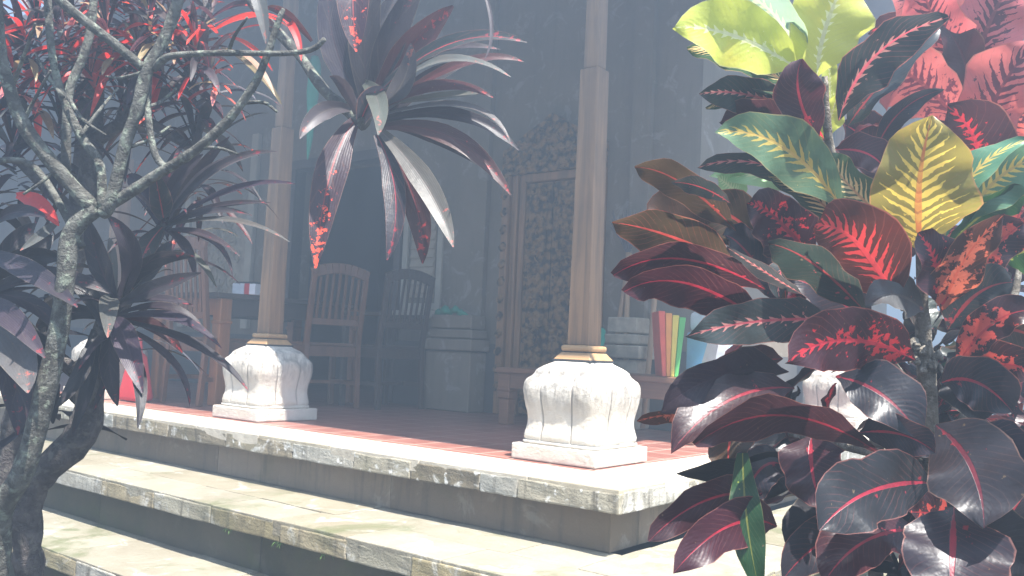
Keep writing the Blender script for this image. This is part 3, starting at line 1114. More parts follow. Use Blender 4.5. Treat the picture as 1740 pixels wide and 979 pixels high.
class Leaves:
    NV, NU = 14, 6

    def __init__(self, seed=0):
        self.V, self.F, self.UV, self.A = [], [], [], []
        self.r = random.Random(seed)

    def leaf(self, b, c, t, width, style, roll=0.0, shape='croton', face=None, fold=.18, wave=.08, twist=0.0, cup=0.0):
        """blade along the quadratic curve b-c-t (world points), turned to `face`, rolled about its own midrib (degrees)"""
        r = self.r
        nv, nu = self.NV, self.NU
        b, c, t = Vector(b), Vector(c), Vector(t)
        base, vein, mid, reach, blot = ST[style]
        jb = r.uniform(.85, 1.18)
        base = tuple(x * jb * r.uniform(.88, 1.14) for x in base)
        mk_ = r.uniform(.4, 1.08)
        mid = tuple(m_ * mk_ + b_ * (1 - mk_) * .5 if mk_ < 1 else m_ * mk_ for m_, b_ in zip(mid, base))
        rv = r.random()
        i0 = len(self.V)
        ph1, ph2 = r.uniform(0, 6.28), r.uniform(0, 6.28)
        fr1, fr2 = r.uniform(2.0, 3.3), r.uniform(4, 6)
        asym = r.uniform(-.08, .08)
        vt, tipx, lob = r.uniform(.5, .64), r.uniform(.62, 1.0), r.uniform(.05, .14)
        L = (t - b).length
        for i in range(nv + 1):
            v = i / nv
            p = b * (1 - v) ** 2 + c * (2 * v * (1 - v)) + t * v * v
            d = ((c - b) * (1 - v) + (t - c) * v)
            if d.length < 1e-6: d = t - b
            d.normalize()
            f = face if face is not None else (Vector(CAM.tolist()) - p)
            f = f - d * f.dot(d)
            if f.length < 1e-4: f = d.orthogonal()
            f.normalize()
            ang = R(roll + twist * (v - .4))
            n = (Matrix.Rotation(ang, 3, d) @ f)
            s = d.cross(n).normalized()
            if shape == 'croton':
                w = min(1, (v / .30) ** .75 if v < .30 else 1) * (1.0 if v < vt else max(0.0, 1 - ((v - vt) / (1.003 - vt)) ** 1.9) ** tipx)
                if v < .1: w = max(w * .75, .03)
                w *= 1 + lob * math.sin(fr1 * 3.1 * v + ph1)
            elif shape == 'oval':
                w = math.sin(math.pi * min(1, v ** .85 * .98 + .01)) ** .75
            else:
                w = (.32 + .68 * min(1, (v / .42)) ** .9) * (1 if v < .45 else max(0, 1 - ((v - .45) / .56) ** 1.9) ** .8)
            w = max(w, .012) * width / 2
            for j in range(nu + 1):
                u = j / nu
                q = 2 * u - 1
                ww = w * (1 + asym * (1 if q > 0 else -1)) * (1 + (.05 * math.sin(fr2 * 4 * v + ph2 + (1.7 if q > 0 else 0)) if shape == 'croton' else 0) * abs(q))
                lift = fold * abs(q) * w - cup * q * q * w
                lift += wave * width * abs(q) ** 1.6 * math.sin(fr2 * 3.2 * v + ph1 + (2.1 if q > 0 else 0)) * min(1, v * 4)
                self.V.append(p + s * (q * ww) + n * lift)
                self.UV.append((u, v))
                self.A.append((base, vein, mid, (reach, blot, rv)))
        for i in range(nv):
            for j in range(nu):
                a = i0 + i * (nu + 1) + j
                self.F.append((a, a + 1, a + nu + 2, a + nu + 1))

    def px(self, b, t, w, style, D, c=None, db=None, dt=None, roll=0, **kw):
        """same, laid out from photo pixels with depths in metres: D tip, db base"""
        dt = D if dt is None else dt
        db = D + .06 if db is None else db
        B, T = at(*b, db), at(*t, dt)
        if c is None:
            C = (B + T) / 2 + Vector((0, 0, .06 * (T - B).length))
        else:
            Mm = at(*c, (db + dt) / 2 - .01)
            C = Mm * 2 - (B + T) / 2
        self.leaf(B, C, T, w * dt / FOC, style, roll, **kw)

    def rosette(self, ctr, axis, n, L0, L1, W, styles, shape='croton', stem=.25, droop=.35, spread=(35, 105), **kw):
        r = self.r
        ctr, axis = Vector(ctr), Vector(axis).normalized()
        x = axis.orthogonal().normalized()
        y = axis.cross(x)
        az = r.uniform(0, 6.28)
        for i in range(n):
            k = i / max(1, n - 1)
            az += 2.399 + r.uniform(-.3, .3)
            pol = R(spread[0] + (spread[1] - spread[0]) * k + r.uniform(-12, 12))
            d = axis * math.cos(pol) + (x * math.cos(az) + y * math.sin(az)) * math.sin(pol)
            b = ctr - axis * (stem * k)
            L = r.uniform(L0, L1) * (.75 + .25 * math.sin(math.pi * min(1, k + .25)))
            t = b + d * L + Vector((0, 0, -droop * L * r.uniform(.4, 1.2)))
            c = b + d * L * .55 + Vector((0, 0, .12 * L))
            f = axis + Vector((r.uniform(-.3, .3), r.uniform(-.3, .3), .5))
            self.leaf(b, c, t, W * r.uniform(.75, 1.15), r.choice(styles), r.uniform(-25, 25), shape, f, **kw)

    def build(self, name, mat, parent=None, label=None):
        me = bpy.data.meshes.new(name)
        me.from_pydata([tuple(v) for v in self.V], [], self.F)
        me.update()
        uv = me.uv_layers.new(name="UVMap")
        li = np.empty(len(me.loops), dtype=np.int32)
        me.loops.foreach_get('vertex_index', li)
        uv.data.foreach_set('uv', np.array(self.UV, dtype=np.float32)[li].ravel())
        for k, nm in enumerate(('lf_base', 'lf_vein', 'lf_mid', 'lf_par')):
            a = me.attributes.new(nm, 'FLOAT_COLOR', 'POINT')
            arr = np.ones((len(self.V), 4), dtype=np.float32)
            arr[:, :3] = np.array([q[k] for q in self.A], dtype=np.float32)
            a.data.foreach_set('color', arr.ravel())
        o = link_mesh(name, me, mat, parent, True)
        if label: o['label'] = label
        return o


def stem_px(name, pts, rad, mat, parent, wob=.12, n=9, seed=0, extra=()):
    mb = MB()
    mb.tube([at(*p) for p in pts] + [Vector(e) for e in extra], rad, n, wob, True, seed)
    return mb.build(name, mat, parent, True)


def grd(px, D):
    """ground point under a pixel column at depth D"""
    p = at(px, 700, D)
    return Vector((p.x, p.y, GZ - .02))


# ---------------- croton A: yellow-green head, upper left of the right-hand group
cr = thing('croton_shrub', 'croton with glowing lime yellow top leaves and green lower ones', 'shrub', grd(1460, 1.75))
CRMAT = M['croton']


def unparent_fix(o, par):
    o.matrix_parent_inverse = Matrix.Translation(-Vector(par.location))


def leafset(name, par, L, mat, label=None):
    o = L.build(name, mat, par, label)
    unparent_fix(o, par)
    return o


def stemset(par, pts, rad, mat, name='stem', **kw):
    o = stem_px(name, pts, rad, mat, par, **kw)
    unparent_fix(o, par)
    return o


stemset(cr, [(1400, 130, 1.62), (1408, 235, 1.64), (1440, 420, 1.7), (1475, 620, 1.74), (1490, 800, 1.76)], [.006, .009, .011, .013, .014], M['crotonbark'],
        extra=[grd(1490, 1.77) + Vector((0, 0, .25)), grd(1490, 1.77)])
A = Leaves(1)
A.px((1358, 120), (1146, 46), 108, 'lime', 1.5, (1250, 62), 1.6, None, 12)
A.px((1362, 110), (1225, -22), 80, 'palegreen', 1.56, (1310, 20), 1.62, None, -20)
A.px((1388, 130), (1452, -60), 128, 'lime', 1.56, (1405, 40), 1.62, None, 8)
A.px((1350, 150), (1168, 84), 60, 'fishbone', 1.58, (1250, 96), 1.64, None, -48)
A.px((1352, 190), (1188, 160), 62, 'silver', 1.56, (1265, 160), 1.63, None, -15)
A.px((1366, 200), (1200, 185), 46, 'fishbone', 1.6, (1290, 165), 1.63, None, -50)
A.px((1372, 250), (1222, 208), 84, 'maroon', 1.6, (1300, 205), 1.64, None, -25)
A.px((1392, 240), (1362, 100), 78, 'maroon', 1.52, (1358, 165), 1.58, None, 10)
A.px((1425, 205), (1612, 30), 92, 'silver', 1.53, (1490, 92), 1.62, None, 30)
A.px((1440, 215), (1596, 48), 80, 'slateg', 1.6, (1500, 140), 1.64, None, -50)
A.px((1412, 190), (1408, 95), 40, 'lime', 1.64, None, 1.66, None, 40)
A.px((1400, 235), (1425, 160), 42, 'lime', 1.63, None, 1.66, None, 20)
A.px((1402, 262), (1348, 205), 30, 'lime', 1.62, None, 1.66, None, 30)
A.px((1415, 255), (1510, 300), 60, 'maroon', 1.62, (1475, 262), 1.66, None, -20)
A.px((1408, 300), (1290, 275), 60, 'slate', 1.66, (1350, 270), 1.68, None, -20)
A.px((1420, 330), (1205, 300), 44, 'palegreen', 1.68, (1300, 300), 1.7, None, 30)
A.px((1425, 345), (1185, 285), 46, 'silver', 1.62, (1300, 280), 1.7, None, -30)
A.rosette(at(1410, 250, 1.72), (0, 0, 1), 8, .1, .16, .05, ['maroon', 'slate', 'maroonb'])
leafset('leaf_rosette', cr, A, CRMAT, 'lime yellow upper leaves')
B = Leaves(2)
B.px((1435, 360), (1216, 226), 96, 'green', 1.52, (1330, 250), 1.6, None, 14)
B.px((1500, 372), (1398, 262), 66, 'fishbone', 1.6, (1440, 312), 1.64, None, 20)
B.px((1450, 420), (1305, 300), 50, 'fishbone', 1.66, (1390, 340), 1.7, None, -20)
B.px((1265, 340), (1218, 300), 60, 'palegreen', 1.66, None, 1.7, None, 20)
leafset('leaf_rosette', cr, B, CRMAT, 'green leaves with yellow fishbone veins')

# ---------------- croton B: main maroon shrub
cb = thing('croton_shrub', 'large dark maroon croton with red midribs and an upright yellow veined leaf', 'shrub', grd(1590, 1.72))
stemset(cb, [(1565, 410, 1.55), (1568, 520, 1.58), (1572, 610, 1.6), (1585, 760, 1.63), (1592, 940, 1.66)], [.008, .011, .015, .014, .016], M['crotonbark'],
        extra=[grd(1592, 1.7) + Vector((0, 0, .2)), grd(1592, 1.7)])
mbk = MB()
for k in range(14):
    a = k * .9
    q = at(1572 + 14 * math.cos(a), 612 + 22 * math.sin(a * 1.3), 1.585 + .01 * math.sin(k))
    mbk.tube([q, q + Vector((.008 * math.cos(a), .004, .012)), q + Vector((.016 * math.cos(a), -.006, .0))], [.006, .007, .002], 6, .2, True, k)
o = mbk.build('stem_knot', M['crotonbark'], cb, True); unparent_fix(o, cb)
stemset(cb, [(1580, 700, 1.64), (1470, 560, 1.66), (1400, 480, 1.68), (1290, 440, 1.7)], [.01, .009, .008, .006], M['crotonbark'], 'branch', seed=2)
stemset(cb, [(1590, 800, 1.66), (1450, 760, 1.68), (1340, 740, 1.7)], [.011, .009, .006], M['crotonbark'], 'branch', seed=3)
stemset(cb, [(1588, 780, 1.66), (1680, 640, 1.7), (1720, 520, 1.72), (1735, 430, 1.74)], [.011, .009, .008, .006], M['crotonbark'], 'branch', seed=4)
C = Leaves(3)
C.px((1563, 425), (1585, 196), 172, 'olive', 1.46, (1562, 310), 1.55, None, 6, fold=.12)
C.px((1602, 418), (1752, 236), 66, 'green', 1.5, (1650, 300), 1.57, None, -35)
C.px((1640, 380), (1790, 262), 100, 'green', 1.54, (1700, 300), 1.58, None, 20)
C.px((1600, 430), (1760, 335), 70, 'deepgreen', 1.56, (1690, 350), 1.6, None, 40)
C.px((1525, 520), (1384, 384), 130, 'redbrown', 1.44, (1455, 412), 1.55, None, -6, fold=.1)
C.px((1600, 520), (1560, 395), 92, 'maroonb', 1.5, (1590, 450), 1.55, None, 40)
C.px((1478, 540), (1306, 414), 88, 'slateg', 1.44, (1388, 452), 1.53, None, -42)
C.px((1570, 530), (1470, 520), 70, 'greyl', 1.5, (1520, 500), 1.55, None, 30)
leafset('leaf_rosette', cb, C, CRMAT, 'central leaves, one upright olive yellow with bright veins')
D_ = Leaves(4)
D_.px((1250, 392), (1078, 284), 66, 'brown', 1.46, (1160, 312), 1.58, None, -22)
D_.px((1240, 345), (1140, 310), 34, 'slateg', 1.44, (1190, 318), 1.5, None, -20)
D_.px((1250, 452), (1040, 378), 92, 'brown', 1.44, (1140, 402), 1.58, None, -28)
D_.px((1225, 430), (1100, 360), 100, 'brown', 1.56, (1150, 370), 1.62, None, 15)
D_.px((1330, 450), (1180, 350), 90, 'brown', 1.6, (1250, 372), 1.64, None, 10)
D_.px((1385, 450), (1270, 345), 100, 'maroonb', 1.56, (1320, 372), 1.62, None, 5)
D_.px((1330, 520), (1230, 400), 76, 'slate', 1.58, (1270, 430), 1.64, None, 30)
D_.px((1300, 492), (1042, 468), 86, 'maroon', 1.45, (1160, 440), 1.58, None, -40)
D_.px((1300, 552), (1060, 496), 88, 'maroon', 1.43, (1170, 482), 1.56, None, -30)
D_.px((1362, 500), (1235, 420), 40, 'silver', 1.5, (1300, 462), 1.56, None, -50)
D_.px((1372, 420), (1325, 510), 44, 'silver', 1.56, (1330, 455), 1.6, None, 30)
D_.px((1420, 545), (1164, 572), 84, 'silver', 1.4, (1290, 546), 1.55, None, -10)
D_.px((1480, 560), (1330, 470), 90, 'slate', 1.6, (1410, 500), 1.64, None, 20)
D_.rosette(at(1300, 460, 1.74), (-.5, -.1, .8), 14, .12, .18, .06, ['maroon', 'slate', 'brown', 'maroonb'])
leafset('leaf_rosette', cb, D_, CRMAT, 'brown and maroon leaves reaching left with red midribs')
E_ = Leaves(5)
E_.px((1555, 612), (1338, 615), 120, 'maroonb', 1.38, (1440, 578), 1.53, None, -16, fold=.1)
E_.px((1340, 632), (1122, 700), 86, 'violet', 1.42, (1220, 640), 1.55, None, -28)
E_.px((1350, 660), (1140, 770), 92, 'maroon', 1.4, (1240, 680), 1.54, None, 24)
E_.px((1330, 610), (1170, 668), 70, 'maroon', 1.5, (1250, 625), 1.58, None, -30)
E_.px((1240, 728), (1082, 716), 36, 'orange', 1.6, (1160, 706), 1.66, None, -30)
E_.px((1500, 775), (1180, 756), 84, 'maroon', 1.36, (1335, 706), 1.52, None, -42)
E_.px((1420, 640), (1568, 748), 100, 'slate', 1.42, (1500, 672), 1.52, None, -20)
E_.px((1370, 770), (1150, 804), 44, 'black', 1.56, (1270, 792), 1.62, None, -30)
E_.px((1380, 738), (1398, 862), 110, 'maroon', 1.48, (1380, 800), 1.54, None, 14)
E_.px((1330, 790), (1260, 870), 80, 'slate', 1.56, (1290, 800), 1.6, None, 20)
E_.px((1300, 840), (1102, 920), 70, 'maroon', 1.42, (1200, 850), 1.55, None, -20)
E_.px((1320, 895), (1144, 974), 86, 'maroon', 1.38, (1240, 893), 1.52, None, -12)
E_.px((1262, 770), (1292, 1010), 60, 'deepgreen', 1.42, (1270, 890), 1.5, None, 10, shape='strap')
E_.px((1260, 700), (1240, 800), 80, 'brown', 1.6, (1240, 750), 1.64, None, 10)
E_.px((1330, 730), (1300, 850), 90, 'black', 1.6, (1310, 790), 1.66, None, -10)
E_.rosette(at(1330, 740, 1.72), (-.4, -.2, .7), 16, .12, .18, .065, ['maroon', 'slate', 'black', 'maroon'])
leafset('leaf_rosette', cb, E_, CRMAT, 'lower left leaves, near black with thin red midribs')
F_ = Leaves(6)
F_.px((1590, 722), (1672, 898), 150, 'slate', 1.32, (1650, 792), 1.46, None, 4, fold=.1)
F_.px((1460, 735), (1590, 770), 70, 'slate', 1.4, (1530, 738), 1.5, None, 20)
F_.px((1590, 822), (1392, 902), 128, 'slate', 1.32, (1480, 835), 1.45, None, -6, fold=.1)
F_.px((1622, 862), (1616, 1040), 168, 'slate', 1.3, (1618, 950), 1.42, None, -4)
F_.px((1650, 740), (1780, 850), 90, 'slate', 1.36, (1720, 770), 1.48, None, 10)
F_.px((1560, 900), (1400, 990), 100, 'maroon', 1.4, (1470, 920), 1.5, None, 20)
F_.px((1640, 900), (1760, 1000), 110, 'black', 1.42, (1710, 930), 1.5, None, 10)
F_.px((1610, 880), (1545, 870), 80, 'blotch', 1.5, None, 1.54, None, 0)
F_.px((1480, 900), (1330, 985), 80, 'slate', 1.5, (1400, 920), 1.56, None, -10)
F_.px((1450, 850), (1350, 960), 90, 'black', 1.56, (1390, 880), 1.6, None, 10)
F_.rosette(at(1600, 800, 1.7), (0, -.3, .8), 22, .13, .2, .07, ['maroon', 'slate', 'black', 'slate', 'maroonb'], stem=.3)
F_.rosette(at(1500, 920, 1.66), (-.3, -.3, .7), 14, .13, .19, .065, ['slate', 'black', 'maroon', 'blotch'], stem=.2)
F_.rosette(at(1690, 930, 1.66), (.2, -.3, .7), 14, .13, .19, .07, ['slate', 'black', 'maroon', 'slate'], stem=.2)
leafset('leaf_rosette', cb, F_, CRMAT, 'lowest leaves, broad slate grey with red midribs')
G_ = Leaves(7)
G_.px((1600, 530), (1708, 364), 86, 'orange', 1.46, (1640, 440), 1.56, None, 34)
G_.px((1610, 505), (1740, 380), 80, 'blotch', 1.52, (1690, 420), 1.58, None, 10)
G_.px((1625, 620), (1760, 528), 74, 'blotch', 1.46, (1690, 548), 1.56, None, -24)
G_.px((1610, 560), (1720, 480), 96, 'slateg', 1.52, (1660, 500), 1.58, None, 16)
G_.px((1640, 660), (1760, 640), 90, 'blotch', 1.5, (1700, 620), 1.58, None, 10)
G_.px((1600, 650), (1720, 700), 96, 'slate', 1.5, (1660, 650), 1.56, None, 8)
G_.px((1640, 560), (1780, 590), 90, 'brown', 1.56, (1720, 560), 1.6, None, 10)
G_.px((1610, 600), (1660, 720), 100, 'black', 1.56, (1650, 650), 1.6, None, 0)
G_.px((1700, 440), (1780, 420), 80, 'deepgreen', 1.54, None, 1.6, None, 20)
G_.rosette(at(1700, 560, 1.76), (.2, -.2, .8), 16, .12, .18, .065, ['maroon', 'slate', 'black', 'blotch', 'slateg'], stem=.25)
G_.rosette(at(1580, 560, 1.72), (0, -.2, .9), 14, .11, .17, .06, ['maroon', 'slate', 'black', 'slateg', 'redbrown'], stem=.2)
G_.rosette(at(1590, 690, 1.72), (0, -.2, .9), 12, .11, .17, .06, ['maroon', 'slate', 'black'], stem=.15)
leafset('leaf_rosette', cb, G_, CRMAT, 'right hand leaves with orange red blotches')

# ---------------- croton C: coral leaves top right, behind
cc = thing('croton_shrub', 'coral pink leaved croton behind, at the top right corner', 'shrub', grd(1640, 2.15))
stemset(cc, [(1660, 640, 2.09), (1700, 520, 2.1), (1720, 420, 2.1)], [.012, .01, .008], M['crotonbark'], 'branch', seed=2)
stemset(cc, [(1662, 800, 2.1), (1710, 760, 2.1), (1730, 700, 2.1)], [.012, .01, .008], M['crotonbark'], 'branch', seed=3)
stemset(cc, [(1661, 720, 2.1), (1600, 660, 2.1), (1560, 600, 2.1)], [.012, .01, .008], M['crotonbark'], 'branch', seed=4)
stemset(cc, [(1640, -60, 2.0), (1645, 130, 2.02), (1650, 330, 2.05), (1660, 560, 2.08), (1662, 800, 2.1)], [.01, .014, .016, .018, .02], M['crotonbark'],
        extra=[grd(1662, 2.14) + Vector((0, 0, .1)), grd(1662, 2.14)])
H_ = Leaves(8)
H_.px((1636, 120), (1562, -40), 100, 'coral', 1.86, (1590, 40), 1.96, None, 16)
H_.px((1630, 210), (1480, 120), 120, 'coral', 1.84, (1550, 130), 1.94, None, -6)
H_.px((1640, 290), (1760, 70), 120, 'coral', 1.8, (1690, 170), 1.92, None, 10)
H_.px((1650, 130), (1740, -60), 120, 'coral', 1.9, (1690, 20), 1.98, None, -10)
H_.px((1640, 200), (1600, 40), 90, 'wine', 1.9, (1640, 110), 1.98, None, 30)
H_.px((1645, 330), (1610, 180), 130, 'maroonb', 1.78, (1660, 250), 1.9, None, 0)
H_.px((1640, 320), (1520, 250), 110, 'coral', 1.86, (1570, 270), 1.95, None, 10)
H_.px((1486, 262), (1604, 152), 38, 'slate', 1.66, (1530, 190), 1.7, None, 20)
H_.px((1660, 260), (1790, 170), 110, 'coral', 1.86, (1730, 190), 1.95, None, 14)
H_.px((1650, 60), (1500, -30), 110, 'coral', 1.94, (1570, 0), 2.0, None, 20)
H_.px((1655, 340), (1780, 300), 100, 'wine', 1.9, (1720, 290), 1.96, None, 0)
H_.px((1520, 330), (1430, 210), 90, 'maroon', 1.8, (1480, 250), 1.9, None, 20)
H_.rosette(at(1645, 60, 2.02), (-.1, -.2, .9), 12, .18, .26, .085, ['coral', 'wine', 'maroonb', 'coral'], stem=.25)
H_.rosette(at(1650, 260, 2.05), (.1, -.2, .9), 14, .18, .25, .085, ['coral', 'wine', 'maroonb', 'blotch'], stem=.25)
leafset('leaf_rosette', cc, H_, CRMAT)
I_ = Leaves(9)
I_.rosette(at(1655, 480, 2.08), (0, -.2, .9), 16, .17, .24, .08, ['maroon', 'slate', 'blotch', 'deepgreen', 'wine'], stem=.3)
I_.rosette(at(1662, 720, 2.1), (0, -.2, .9), 16, .17, .24, .08, ['maroon', 'slate', 'black', 'deepgreen'], stem=.3)
I_.rosette(at(1560, 600, 2.1), (-.2, -.2, .9), 14, .17, .24, .08, ['maroon', 'slate', 'black', 'brown'], stem=.3)
I_.rosette(at(1720, 420, 2.1), (.1, -.2, .9), 16, .17, .24, .08, ['maroon', 'slate', 'wine', 'blotch'], stem=.3)
I_.rosette(at(1730, 700, 2.1), (.1, -.2, .9), 16, .17, .24, .08, ['maroon', 'slate', 'black', 'wine'], stem=.3)
leafset('leaf_rosette', cc, I_, CRMAT, 'dark shaded lower leaves')

# ---------------- frangipani tree at left
ft = thing('frangipani_tree', 'grey lichen covered tree with bare forking branches at the left edge', 'tree', grd(20, 2.15))
def tree(name, pts, rad, seed=0, extra=()):
    return stemset(ft, pts, rad, M['bark'], name, wob=.05, n=14, seed=seed, extra=extra)
k = 2.05 / FOC * .64
tree('trunk', [(165, 352, 2.05), (122, 395, 2.05), (112, 470, 2.05), (100, 560, 2.06), (72, 690, 2.07), (40, 800, 2.08), (2, 868, 2.1), (-4, 960, 2.12)],
     [22 * k, 24 * k, 24 * k, 25 * k, 27 * k, 30 * k, 30 * k, 30 * k], 1, [grd(-4, 2.14) + Vector((0, 0, .15)), grd(-6, 2.14)])
tree('branch', [(160, 356, 2.05), (97, 287, 2.03), (39, 210, 2.0), (10, 128, 1.98), (0, 60, 1.97), (-6, -60, 1.95)], [20 * k, 19 * k, 18 * k, 15 * k, 12 * k, 10 * k], 2)
tree('branch', [(172, 356, 2.05), (170, 282, 2.05), (137, 230, 2.06), (107, 165, 2.06), (87, 82, 2.07), (78, -60, 2.08)], [13 * k, 12 * k, 12 * k, 11 * k, 10 * k, 10 * k], 3)
tree('branch', [(175, 362, 2.05), (188, 345, 2.04), (211, 252, 2.03), (233, 186, 2.02), (249, 122, 2.02), (275, 75, 2.02), (297, 20, 2.02), (318, -60, 2.02)],
     [18 * k, 17 * k, 16 * k, 16 * k, 17 * k, 15 * k, 15 * k, 14 * k], 4)
tree('branch', [(246, 118, 2.02), (194, 74, 1.98), (144, 36, 1.95), (101, 0, 1.92), (40, -60, 1.9)], [12 * k, 12 * k, 12 * k, 12 * k, 11 * k], 5)
tree('branch', [(262, 118, 2.02), (278, 100, 2.0), (307, 93, 1.98), (388, 90, 1.95), (480, 91, 1.92), (530, 84, 1.91), (552, 66, 1.9)], [9 * k, 9 * k, 8 * k, 8 * k, 7 * k, 7 * k, 6 * k], 6)
tree('branch', [(192, 346, 2.05), (232, 320, 2.03), (268, 296, 2.02), (300, 277, 2.0), (336, 252, 1.98), (375, 218, 1.97), (411, 175, 1.96), (443, 122, 1.95), (472, 40, 1.94), (482, 15, 1.94)],
     [15 * k, 15 * k, 14 * k, 13 * k, 12 * k, 13 * k, 11 * k, 10 * k, 8 * k, 5 * k], 7)
tree('branch', [(286, 288, 2.01), (264, 264, 2.02), (252, 200, 2.03), (253, 130, 2.04)], [9 * k, 9 * k, 9 * k, 8 * k], 8)
tree('branch', [(112, 300, 2.1), (116, 165, 2.12), (140, 100, 2.13), (156, 40, 2.14), (162, -60, 2.15)], [14 * k, 12 * k, 12 * k, 11 * k, 10 * k], 9)
tree('branch', [(140, 420, 2.06), (60, 285, 2.1), (-20, 275, 2.12)], [10 * k, 9 * k, 9 * k], 10)
rg = random.Random(77)
for i, (a, b) in enumerate((((39, 210), (86, 120)), ((97, 287), (40, 330)), ((211, 252), (290, 214)), ((137, 230), (200, 150)), ((107, 165), (60, 90)), ((336, 252), (404, 262)),
                            ((388, 90), (420, 30)), ((248, 122), (180, 130)), ((233, 186), (300, 150)), ((116, 165), (180, 230)), ((20, 150), (60, 40)), ((411, 175), (470, 190)))):
    d0, d1 = 2.03 + rg.uniform(-.04, .06), 2.03 + rg.uniform(-.15, .15)
    mid_ = ((a[0] + b[0]) / 2 + rg.uniform(-9, 9), (a[1] + b[1]) / 2 + rg.uniform(-9, 9), (d0 + d1) / 2)
    tree('twig', [(*a, 2.04), mid_, (*b, d1)], [6 * k, 4.5 * k, 3 * k], 40 + i)
# crown of leafy tips above the frame
J_ = Leaves(10)
for i, (a, b) in enumerate((((-6, -60, 1.95), (-20, -330, 1.95)), ((78, -60, 2.08), (95, -350, 2.1)), ((318, -60, 2.02), (345, -360, 2.05)), ((40, -60, 1.9), (10, -300, 1.86)), ((162, -60, 2.15), (200, -330, 2.2)))):
    tree('branch', [a, ((a[0] + b[0]) / 2 + 8, (a[1] + b[1]) / 2, (a[2] + b[2]) / 2), b], [10 * k, 9 * k, 8 * k], 20 + i)
    J_.rosette(at(*b), (rnd.uniform(-.3, .3), rnd.uniform(-.3, .3), 1), 11, .18, .27, .07, ['frangi', 'frangi', 'tan'], shape='oval', stem=.1)
leafset('crown', ft, J_, M['frangipani'])

# ---------------- cordyline with dark trunk (two big heads)
CM = M['cordyline']
co = thing('cordyline_plant', 'purple strap leaved cordyline on a bent dark trunk, left of the dining chairs', 'plant', grd(48, 2.3))
k = 2.3 / FOC
stemset(co, [(180, 540, 2.3), (165, 590, 2.3), (150, 640, 2.3), (150, 705, 2.3), (128, 752, 2.3), (78, 800, 2.31), (48, 850, 2.32), (46, 930, 2.33), (48, 1010, 2.34)],
        [12 * k, 20 * k, 23 * k, 26 * k, 27 * k, 24 * k, 24 * k, 23 * k, 24 * k], M['darkbark'], 'trunk', extra=[grd(50, 2.36) + Vector((0, 0, .1)), grd(50, 2.36)])
stemset(co, [(158, 610, 2.31), (200, 540, 2.34), (240, 460, 2.36), (280, 375, 2.38)], [14 * k, 11 * k, 10 * k, 9 * k], M['darkbark'], 'branch', seed=3)
stemset(co, [(150, 650, 2.31), (90, 600, 2.28), (30, 540, 2.24), (-20, 500, 2.2)], [14 * k, 11 * k, 10 * k, 9 * k], M['darkbark'], 'branch', seed=4)
kw = dict(shape='strap', fold=.3, wave=.02)
K_ = Leaves(11)
for b, t, w, s, D, c, roll in (
    ((200, 520), (342, 464), 40, 'violet', 2.15, (262, 492), -30), ((196, 510), (150, 372), 48, 'violet', 2.14, (166, 440), 10),
    ((205, 505), (182, 366), 46, 'violet', 2.2, (222, 430), -10), ((210, 510), (330, 436), 40, 'purple', 2.26, (252, 446), 30),
    ((188, 505), (183, 574), 42, 'greyl', 2.05, (184, 520), 0), ((200, 540), (376, 592), 30, 'violet', 2.12, (296, 540), -45),
    ((200, 545), (422, 664), 28, 'violet', 2.08, (330, 586), -45), ((198, 550), (322, 692), 24, 'violet', 2.16, (290, 612), -45),
    ((196, 545), (242, 668), 56, 'violet', 2.1, (214, 580), 10), ((180, 560), (234, 728), 34, 'black', 2.06, (232, 624), -10),
    ((200, 520), (330, 520), 26, 'violet', 2.2, (262, 508), -50), ((200, 535), (345, 556), 22, 'purple', 2.24, (280, 522), -40),
    ((160, 560), (94, 694), 34, 'black', 2.14, (140, 630), 10), ((166, 570), (122, 740), 30, 'black', 2.2, (150, 650), 0),
    ((176, 560), (110, 470), 40, 'black', 2.3, (150, 500), 20), ((190, 530), (250, 400), 40, 'purple', 2.34, (232, 450), 10),
    ((200, 540), (310, 600), 30, 'wine', 2.3, (262, 556), -20), ((176, 540), (60, 560), 40, 'black', 2.3, (110, 530), 0),
    ((196, 530), (292, 410), 36, 'purple', 2.36, (256, 452), 20), ((190, 560), (200, 690), 40, 'purple', 2.26, (186, 620), 0)):
    K_.px(b, t, w * .8, s, D, c, 2.28, None, roll, **kw)
K_.rosette(at(196, 530, 2.33), (.1, -.3, .7), 16, .2, .32, .022, ['violet', 'purple', 'black', 'greyl'], 'strap', .12, .4, (25, 110), fold=.3, wave=.02)
leafset('leaf_rosette', co, K_, CM)
K_ = Leaves(12)
for b, t, w, s, D, c, roll in (
    ((280, 375), (470, 258), 22, 'violet', 2.2, (368, 286), -40), ((285, 380), (502, 313), 20, 'violet', 2.18, (398, 322), -50),
    ((282, 378), (440, 262), 26, 'greyl', 2.26, (352, 296), -30), ((285, 385), (492, 411), 17, 'greyl', 2.15, (390, 374), -50),
    ((280, 390), (428, 366), 18, 'violet', 2.24, (350, 360), -40), ((278, 372), (262, 288), 46, 'slateg', 2.2, (272, 340), 10),
    ((282, 392), (408, 436), 18, 'violet', 2.2, (345, 398), -40), ((284, 384), (390, 232), 26, 'purple', 2.36, (330, 300), 20),
    ((270, 380), (215, 300), 36, 'purple', 2.36, (240, 320), 0), ((276, 386), (240, 452), 40, 'slateg', 2.26, (250, 420), 0),
    ((280, 388), (330, 470), 22, 'purple', 2.3, (316, 420), -20), ((284, 380), (460, 345), 16, 'purple', 2.3, (372, 350), -40),
    ((282, 376), (345, 262), 34, 'purple', 2.4, (300, 310), 20), ((280, 392), (395, 470), 16, 'violet', 2.28, (360, 410), -40),
    ((280, 380), (300, 270), 32, 'wine', 2.42, (285, 320), 0)):
    K_.px(b, t, w * .85, s, D, c, 2.36, None, roll, **kw)
